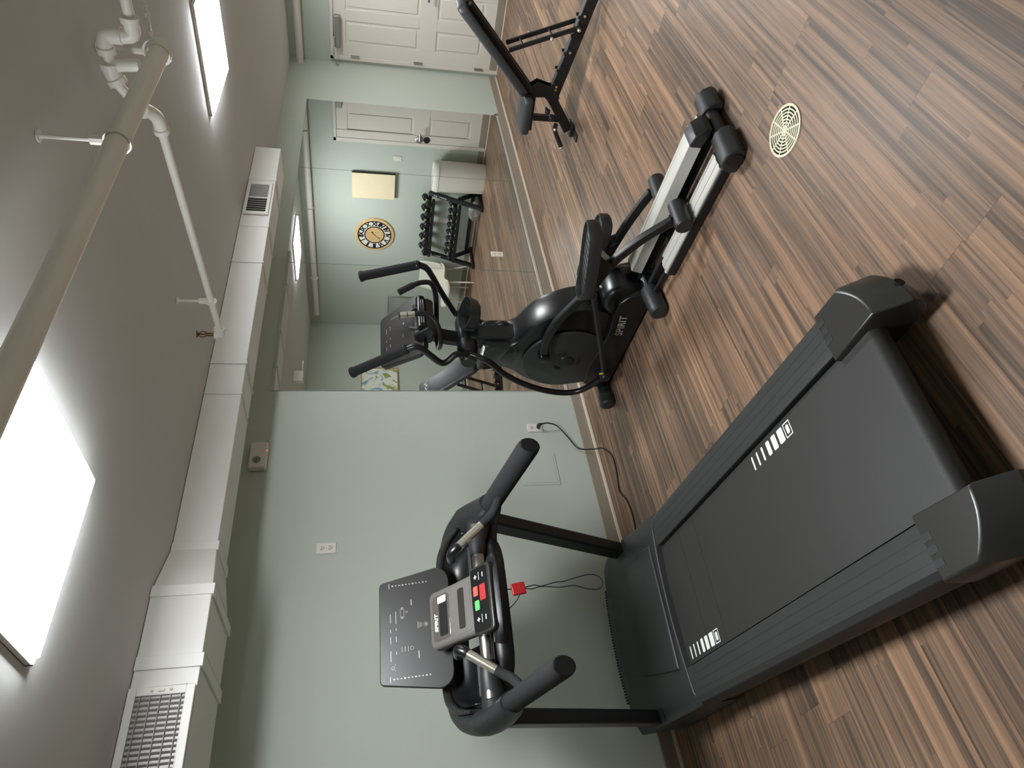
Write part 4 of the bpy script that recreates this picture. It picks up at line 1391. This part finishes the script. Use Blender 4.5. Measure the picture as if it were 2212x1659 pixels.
# ================================================================== WEIGHT BENCH (local: x = right, y = towards the mirror)
wb = thing('weight_bench', 'black adjustable weight bench with raised backrest beside the white door', 'weight bench', (-3.70, -1.10, 0), -2)
g = G()
g.beam((0, -0.15, 0.045), (0, -0.40, 0.235), 0.06, 0.075, (0, 0, 1))
g.beam((0, -0.375, 0.235), (0, -1.36, 0.035), 0.06, 0.085, (0, 0, 1))
sp1 = g.build('main_frame', 'black', wb, 0.006)
G().box(-0.17, 0.13, -0.185, -0.125, 0.0, 0.012).build('foot_plate', 'black', sp1, 0.003)
G().box(-0.05, 0.05, -0.20, -0.11, 0.01, 0.035).build('foot_socket', 'black', sp1, 0.004)
fr_ = G().box(-0.28, 0.28, -1.40, -1.33, 0.0, 0.06).build('rear_foot', 'black', wb, 0.006)
for sx in (-1, 1):
    G().lathe([(0, 0), (0.045, 0), (0.05, 0.005), (0.05, 0.03), (0.045, 0.035), (0, 0.035)], (sx * 0.285, -1.37, 0.05), (sx, 0, 0), 20).build('transport_wheel', 'plast', fr_)
g = G()
for i, s_ in enumerate((-0.53, -0.66, -0.79, -0.92, -1.05)):
    z = 0.235 - 0.2 * (-s_ - 0.375) / 0.985 + 0.042
    for sx in (-1, 1):
        g.prism([(s_, z - 0.03), (s_ + 0.05, z - 0.04), (s_ + 0.055, z + 0.02), (s_ + 0.035, z + 0.025), (s_ + 0.030, z - 0.005), (s_, z)], (sx * 0.036 - 0.004, 0, 0), (0, 1, 0), (0, 0, 1), XW, 0.008)
g.build('ladder_catches', 'black', sp1)
bl = G()
for i, s_ in enumerate((-0.53, -0.79, -1.05)):
    z = 0.235 - 0.2 * (-s_ - 0.375) / 0.985 + 0.02
    bl.tube([(-0.048, s_ + 0.03, z), (0.048, s_ + 0.03, z)], 0.009, 10)
bl.build('frame_bolts', 'chrome', sp1)
yst = G().obox((-0.0325, -0.47, 0.228), (0.003, 0.055, 0.03), XW, (0, 1, 0.2), (0, -0.2, 1)).build('warning_sticker', 'yellow', sp1)
yst['label'] = 'small yellow sticker'
g = G()
g.prism([(-0.33, 0.20), (-0.41, 0.30), (-0.40, 0.40), (-0.47, 0.43), (-0.52, 0.37), (-0.49, 0.25), (-0.42, 0.18)], (-0.045, 0, 0), (0, 1, 0), (0, 0, 1), XW, 0.012)
g.prism([(-0.33, 0.20), (-0.41, 0.30), (-0.40, 0.40), (-0.47, 0.43), (-0.52, 0.37), (-0.49, 0.25), (-0.42, 0.18)], (0.033, 0, 0), (0, 1, 0), (0, 0, 1), XW, 0.012)
g.beam((0, -0.23, 0.35), (0, -0.235, 0.14), 0.045, 0.045, (0, 1, 0))
g.build('hinge_bracket', 'black', wb, 0.003)
g = G()
for z, s_ in ((0.265, -0.32), (0.225, -0.27)):
    g.tube([(-0.03, s_, z), (-0.075, s_, z)], 0.012, 10)
    g.sphere((-0.085, s_, z), 0.022, 12)
g.build('pop_pin', 'black', wb)
hn_ = G().tube([(-0.03, -0.205, 0.16), (-0.04, -0.165, 0.165), (-0.05, -0.12, 0.145), (-0.06, -0.03, 0.09)], 0.018, 14, 4).build('carry_handle', 'foam', wb, 0, 2, 60)
g = G()
g.sphere((-0.062, -0.022, 0.085), 0.018, 12)
g.sphere((-0.055, -0.165, 0.167), 0.014, 12)
g.build('handle_end', 'chrome', hn_)


def pad(name, a, b_, wa, wb_, th, m, parent, rad=0.04):
    """upholstered pad from point a to b along the bench, half widths wa, wb_"""
    a, b_ = Vector(a), Vector(b_)
    d = (b_ - a)
    L_ = d.length
    d.normalize()
    n = Vector((1, 0, 0)).cross(d)
    if n.z < 0:
        n = -n
    rings = []
    for dz, ins in ((0.0, 0.006), (0.012, 0.0), (th - 0.018, 0.0), (th - 0.005, 0.006), (th, 0.018)):
        pts = []
        for (cx, cy, sx, sy, hw_) in ((1, 1, 1, 1, wb_), (-1, 1, -1, 1, wb_), (-1, 0, -1, -1, wa), (1, 0, 1, -1, wa)):
            x0, y0 = cx * (hw_ - rad), (L_ - rad if cy else rad)
            st_ = {(1, 1): 0, (-1, 1): 90, (-1, -1): 180, (1, -1): 270}[(sx, sy)]
            for i in range(5):
                an = math.radians(st_ + 90 * i / 4)
                pts.append((x0 + (rad - ins) * math.cos(an), y0 + (rad - ins) * math.sin(an)))
        rings.append([a + Vector((1, 0, 0)) * p[0] + d * p[1] + n * dz for p in pts])
    o = G().loft(rings).build(name, m, parent, 0, 2, 60)
    return o, a, d, n, L_


seat, *_x = pad('seat', (0, -0.425, 0.405), (0, -0.115, 0.392), 0.145, 0.115, 0.065, 'vinyl', wb)
G().beam((0, -0.45, 0.385), (0, -0.13, 0.372), 0.07, 0.036, (0, 0, 1)).build('seat_frame', 'black', seat, 0.004)
back, ba_, bd_, bn_, bL_ = pad('backrest', (0, -0.455, 0.445), (0, -1.035, 1.010), 0.135, 0.145, 0.062, 'vinyl', wb, 0.05)
g = G()
for sx in (-1, 1):
    g.beam(ba_ + Vector((sx * 0.05, 0, 0)) - bn_ * 0.02 - bd_ * 0.03, ba_ + Vector((sx * 0.05, 0, 0)) - bn_ * 0.02 + bd_ * (bL_ * 0.93), 0.035, 0.045, tuple(bn_))
for t in (0.05, 0.5, 0.9):
    c = ba_ + bd_ * (bL_ * t) - bn_ * 0.02
    g.beam(c - Vector((0.06, 0, 0)), c + Vector((0.06, 0, 0)), 0.04, 0.03, tuple(bn_))
g.build('back_frame', 'black', back, 0.004)
# stitched seam and script emblem near the top of the pad
G().obox(ba_ + bd_ * (bL_ * 0.80) + bn_ * 0.0620, (0.24, 0.003, 0.001), XW, bd_, bn_).build('pad_seam', 'black', back)
g = G()
cz = ba_ + bd_ * (bL_ * 0.865) + bn_ * 0.0625
pts = []
for i in range(34):
    t = i / 33
    pts.append(cz + Vector((0.085 - 0.17 * t, 0, 0)) + bd_ * (0.017 * math.sin(19 * t) * (0.5 + 0.5 * math.sin(4 * t + 1)) + 0.006 * math.sin(43 * t)))
g.tube(pts, 0.0032, 6, 2, 0.0012, up=tuple(bn_))
em = g.build('pad_emblem', 'print_', back)
em['label'] = 'white script emblem across the pad'
# ladder strut
g = G()
for sx in (-1, 1):
    g.beam((sx * 0.075, -0.742, 0.640), (sx * 0.075, -0.950, 0.150), 0.022, 0.030, (0, 1, 0))
for t in (0.2, 0.62):
    z = 0.640 - 0.49 * t
    y = -0.742 - 0.208 * t
    g.tube([(-0.075, y, z), (0.075, y, z)], 0.009, 10)
lad = g.build('support_ladder', 'black', wb, 0.003)
for t, sx in ((0.36, 1), (0.60, -1), (0.98, -1)):
    z = 0.640 - 0.49 * t
    y = -0.742 - 0.208 * t
    g = G().tube([(sx * 0.08, y, z), (sx * 0.115, y, z)], 0.008, 10)
    g.sphere((sx * 0.12, y, z), 0.014, 10)
    g.build('ladder_pin', 'chrome', lad)
G().tube([(-0.09, -0.952, 0.145), (0.09, -0.952, 0.145)], 0.011, 10).build('ladder_axle', 'black', lad)

# ================================================================== DOOR-WALL THINGS (seen in the mirror)
cv = thing('wall_canvas', 'blank cream canvas hung on the sage wall beside the clock', 'canvas', (-0.02, -1.715, 1.55))
G().box(-0.03, 0.006, -0.202, 0.202, -0.302, 0.302).build('canvas_side', 'canvas_edge', cv)
G().box(-0.034, -0.0295, -0.202, 0.202, -0.302, 0.302).build('canvas_face', 'canvas', cv, 0.003)

ck = thing('wall_clock', 'round wooden wall clock with black roman numeral ring', 'clock', (0, -2.58, 1.525))
G().lathe([(0, 0), (0.292, 0), (0.298, 0.008), (0.292, 0.022), (0.255, 0.026), (0.25, 0.02), (0, 0.018)], (0, 0, 0), (-1, 0, 0), 64).build('clock_rim', 'wood', ck, 0, 2, 30)
G().lathe([(0.150, 0), (0.250, 0), (0.250, 0.003), (0.150, 0.003), (0.150, 0)], (-0.0185, 0, 0), (-1, 0, 0), 64).build('numeral_band', 'white', ck)
g = G()
for r0, r1 in ((0.238, 0.254), (0.138, 0.154)):
    rings = []
    for i in range(64):
        a = 2 * math.pi * i / 64
        rings.append([(-0.020, r0 * math.cos(a), r0 * math.sin(a)), (-0.020, r1 * math.cos(a), r1 * math.sin(a)), (-0.027, r1 * math.cos(a), r1 * math.sin(a)), (-0.027, r0 * math.cos(a), r0 * math.sin(a))])
    g.loft(rings, False, True)
rom = ['XII', 'I', 'II', 'III', 'IV', 'V', 'VI', 'VII', 'VIII', 'IX', 'X', 'XI']
nm_ = g.build('numeral_ring', 'black', ck)
for i, s_ in enumerate(rom):
    a = math.radians(30 * i)
    rad = Vector((0, -math.sin(a), math.cos(a)))         # clockwise for someone facing the clock
    tan = Vector((0, -math.cos(a), -math.sin(a)))
    text('numeral', s_, 0.098, Vector((-0.023, 0, 0)) + rad * 0.196, tan, rad, 'black', ck, 0, 0.003, 0.002, 0.78)
G().lathe([(0, 0), (0.140, 0), (0.140, 0.004), (0, 0.004)], (-0.0185, 0, 0), (-1, 0, 0), 48).build('clock_face', 'wood', ck)
g = G()
for k in range(-2, 3):
    hh_ = math.sqrt(0.138 ** 2 - (0.045 * k) ** 2)
    g.box(-0.0232, -0.0224, 0.045 * k - 0.0012, 0.045 * k + 0.0012, -hh_, hh_)
g.build('board_lines', 'canvas_edge', ck)
for nm, an, L_, wd in (('hour_hand', 305, 0.085, 0.012), ('minute_hand', 140, 0.12, 0.008)):
    a = math.radians(an)
    d = Vector((0, -math.sin(a), math.cos(a)))
    t = Vector((0, -math.cos(a), -math.sin(a)))
    g = G()
    g.obox(Vector((-0.027, 0, 0)) + d * (L_ * 0.4), (0.003, wd * 0.6, L_), (1, 0, 0), t, d)
    g.obox(Vector((-0.027, 0, 0)) + d * (L_ * 0.72), (0.003, wd * 1.8, wd * 1.8), (1, 0, 0), t + d, d - t)
    g.build(nm, 'black', ck)

tb = thing('trash_bin', 'tall white oval trash bin standing between the door and the dumbbell rack', 'trash bin', (-0.19, -1.40, 0))
prof = []
rings = []
for z, sc in ((0.0, 0.93), (0.02, 0.96), (0.35, 0.985), (0.655, 1.0)):
    rings.append([(0.155 * sc * math.cos(2 * math.pi * i / 40), 0.235 * sc * math.sin(2 * math.pi * i / 40), z) for i in range(40)])
G().loft(rings).build('bin_body', 'bin', tb, 0, 2, 40)
lr = []
for r0, z in ((1.0, 0.655), (1.03, 0.66), (1.03, 0.672), (0.97, 0.72), (0.88, 0.735), (0.66, 0.735), (0.62, 0.725), (0.60, 0.66)):
    lr.append([(0.155 * r0 * math.cos(2 * math.pi * i / 40), 0.235 * r0 * math.sin(2 * math.pi * i / 40), z) for i in range(40)])
G().loft(lr, False).build('bin_lid', 'bin', tb, 0, 2, 40)
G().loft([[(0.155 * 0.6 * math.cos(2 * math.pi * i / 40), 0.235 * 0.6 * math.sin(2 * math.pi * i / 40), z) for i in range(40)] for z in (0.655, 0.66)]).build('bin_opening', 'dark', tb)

# dumbbell rack: two tiers, slanted side frames
rk = thing('dumbbell_rack', 'black two tier dumbbell rack against the sage door wall', 'dumbbell rack', (-0.28, -2.22, 0))
TX, TZ = 0.06, 0.70       # upper tier centre (local x, z)
LX, LZ = -0.06, 0.33
for sy in (-1, 1):
    g = G()
    y = sy * 0.52
    g.beam((-0.20, y, 0.02), (0.13, y, 0.76), 0.05, 0.06, (1, 0, 0))
    g.beam((0.20, y, 0.02), (0.0, y, 0.34), 0.045, 0.05, (1, 0, 0))
    g.box(-0.24, 0.25, y - 0.03, y + 0.03, 0.0, 0.045)
    up = g.build('side_frame', 'black', rk, 0.005)
    g = G()
    c0, c1 = Vector((-0.20, y, 0.02)), Vector((0.13, y, 0.76))
    dd = (c1 - c0).normalized()
    nn = Vector((-dd.z, 0, dd.x))
    for k in range(7):
        if k == 4:
            continue
        g.obox(c0 + dd * (0.545 + 0.028 * k) + nn * 0.0315, (0.018 if k % 2 else 0.022, 0.022, 0.0015), dd, (0, 1, 0), nn)
    pl_ = g.build('upright_lettering', 'silverprint', up)
    pl_['label'] = 'worn pale block lettering on the upright'
for tx, tz, nm in ((TX, TZ, 'upper'), (LX, LZ, 'lower')):
    g = G()
    for dx, dz in ((-0.075, 0.0), (0.085, 0.035)):
        g.beam((tx + dx, -0.50, tz + dz), (tx + dx, 0.50, tz + dz), 0.05, 0.035)
        g.box(tx + dx - 0.03, tx + dx - 0.025, -0.5, 0.5, tz + dz - 0.02, tz + dz + 0.03)
    g.build('tier_shelf', 'black', rk, 0.003)
G().beam((0.19, -0.5, 0.10), (0.19, 0.5, 0.10), 0.04, 0.05).build('cross_brace', 'black', rk, 0.003)


def make_dumbbell(sc, label, loc):
    d = thing('dumbbell', label, 'dumbbell', loc, 0, 'hex dumbbells on the rack')
    for sx in (-1, 1):
        hx = [(0.052 * sc * math.cos(math.radians(60 * i + 30)), 0.052 * sc * math.sin(math.radians(60 * i + 30))) for i in range(6)]
        G().prism(hx, (sx * 0.055 + (0 if sx > 0 else -0.07 * sc), 0, 0), (0, 1, 0), (0, 0, 1), XW, 0.07 * sc).build('hex_head', 'hex', d, 0.008, 2)
    G().tube([(-0.06, 0, 0), (-0.03, 0, 0), (0, 0, 0), (0.03, 0, 0), (0.06, 0, 0)], [0.013, 0.015, 0.017, 0.015, 0.013], 12).build('handle', 'chrome', d)
    return d


ORD = ['first', 'second', 'third', 'fourth', 'fifth', 'sixth', 'seventh', 'eighth']
big = make_dumbbell(1.0, 'black hex dumbbell on the upper rack tier, first from the trash bin', (0, 0, 0))
small = make_dumbbell(0.86, 'black hex dumbbell on the lower rack tier, first from the trash bin', (0, 0, 0))
tilt = math.atan2(0.035, 0.16)
for tier, (proto, n, tx, tz, r_) in enumerate(((big, 6, TX, TZ, 0.045), (small, 8, LX, LZ, 0.0387))):
    for i in range(n):
        y = -2.22 + 0.43 - 0.86 * i / (n - 1)
        loc = (-0.28 + tx + 0.005, y, tz + 0.0175 + 0.0175 + 0.052 * (1 if tier == 0 else 0.86))
        lb = 'black hex dumbbell on the %s rack tier, %s from the trash bin' % (('upper', 'lower')[tier], ORD[i])
        if i == 0:
            proto.location = loc
            o = proto
        else:
            o = dup(proto, loc, lb)
        o.rotation_euler = (0, -tilt, 0)

# crumpled clear bag beside the rack
bg = G()
rows = []
random.seed(3)
for j in range(13):
    t = math.pi * j / 12
    row = []
    for i in range(20):
        a = 2 * math.pi * i / 20
        r_ = 0.11 * (1 + 0.35 * (random.random() - 0.5))
        row.append((0.75 * r_ * math.sin(t) * math.cos(a), 1.3 * r_ * math.sin(t) * math.sin(a), max(0.0, 0.085 - 0.085 * math.cos(t) * (1 + 0.3 * (random.random() - 0.5)))))
    rows.append(row)
bg.loft(rows, True)
tag(bg.build('plastic_bag', 'film', None, 0, 2, 10, 0, (-0.26, -1.90, 0.0)), 'crumpled clear plastic bag on the floor under the dumbbell rack', 'bag')

# white shell chair
chr_ = thing('lounge_chair', 'white low shell chair against the door wall near the room corner', 'chair', (-0.36, -3.20, 0))
rows = []
prof = [(-0.27, 0.36), (-0.25, 0.405), (-0.20, 0.42), (-0.08, 0.405), (0.05, 0.395), (0.13, 0.42), (0.18, 0.50), (0.22, 0.62), (0.26, 0.75), (0.275, 0.80)]
for k, (x, z) in enumerate(smooth_path([(p[0], 0, p[1]) for p in prof], 3) and [(p.x, p.z) for p in smooth_path([(p[0], 0, p[1]) for p in prof], 3)]):
    row = []
    for i in range(13):
        t = -1 + i / 6
        wv = 0.285 - 0.03 * (z > 0.6) * (z - 0.6) / 0.2
        lift = 0.05 * abs(t) ** 3 * (1 if z < 0.5 else 0.2)
        fwd = -0.06 * abs(t) ** 3 * (1 if z > 0.45 else 0)
        row.append((x + fwd, wv * t, z + lift))
    rows.append(row)
sc_ = G().grid(rows).build('chair_shell', 'chair', chr_, 0, 2, 60, 0.022)
for sx in (-1, 1):
    for sy in (-1, 1):
        G().tube([(sx * 0.15 - 0.03, sy * 0.17, 0.40), (sx * 0.21 - 0.03, sy * 0.23, 0.0)], [0.016, 0.010], 10).build('leg', 'chair', chr_)

# framed pictures
gp = thing('framed_print', 'grey framed print on the door wall above the white chair', 'picture', (0, -4.02, 1.04))
G().box(-0.022, 0, -0.2, 0.2, -0.25, 0.25).build('picture_frame', 'steel', gp, 0.004)
M['greyprint'] = mat('pale grey print', (168, 170, 160), 0.6, var=0.25, scale=7)
G().box(-0.0235, -0.02, -0.18, 0.18, -0.23, 0.23).build('picture_sheet', 'greyprint', gp)


def art_mat():
    m = bpy.data.materials.new('loose watercolour')
    m.use_nodes = True
    nt = m.node_tree
    b = nt.nodes['Principled BSDF']
    tc = nt.nodes.new('ShaderNodeTexCoord')
    n1 = nt.nodes.new('ShaderNodeTexNoise')
    n1.inputs['Scale'].default_value = 3.4
    n1.inputs['Detail'].default_value = 5
    n1.inputs['Distortion'].default_value = 1.6
    nt.links.new(tc.outputs['Object'], n1.inputs['Vector'])
    cr = nt.nodes.new('ShaderNodeValToRGB')
    e = cr.color_ramp.elements
    e[0].position, e[0].color = 0.30, lin((92, 132, 178))
    e[1].position, e[1].color = 0.80, lin((240, 238, 226))
    for p, c in ((0.40, (150, 182, 204)), (0.46, (236, 234, 224)), (0.55, (238, 236, 226)), (0.60, (120, 146, 92)), (0.66, (182, 190, 84)), (0.70, (236, 234, 222))):
        q_ = cr.color_ramp.elements.new(p)
        q_.color = lin(c)
    nt.links.new(n1.outputs['Fac'], cr.inputs[0])
    nt.links.new(cr.outputs[0], b.inputs['Base Color'])
    b.inputs['Roughness'].default_value = 0.6
    return m


M['art'] = art_mat()
fp = thing('framed_painting', 'blue and green abstract painting in a thin gilt frame, seen in the mirror', 'painting', (-1.45, ROOM_F, 1.43))
g = G()
for (a, b_, c, d) in ((-0.39, 0.39, 0.28, 0.295), (-0.39, 0.39, -0.295, -0.28), (-0.39, -0.375, -0.28, 0.28), (0.375, 0.39, -0.28, 0.28)):
    g.box(a, b_, 0, 0.045, c, d)
g.build('picture_frame', 'frame', fp, 0.003)
G().box(-0.375, 0.375, 0.005, 0.03, -0.28, 0.28).build('painted_sheet', 'art', fp)
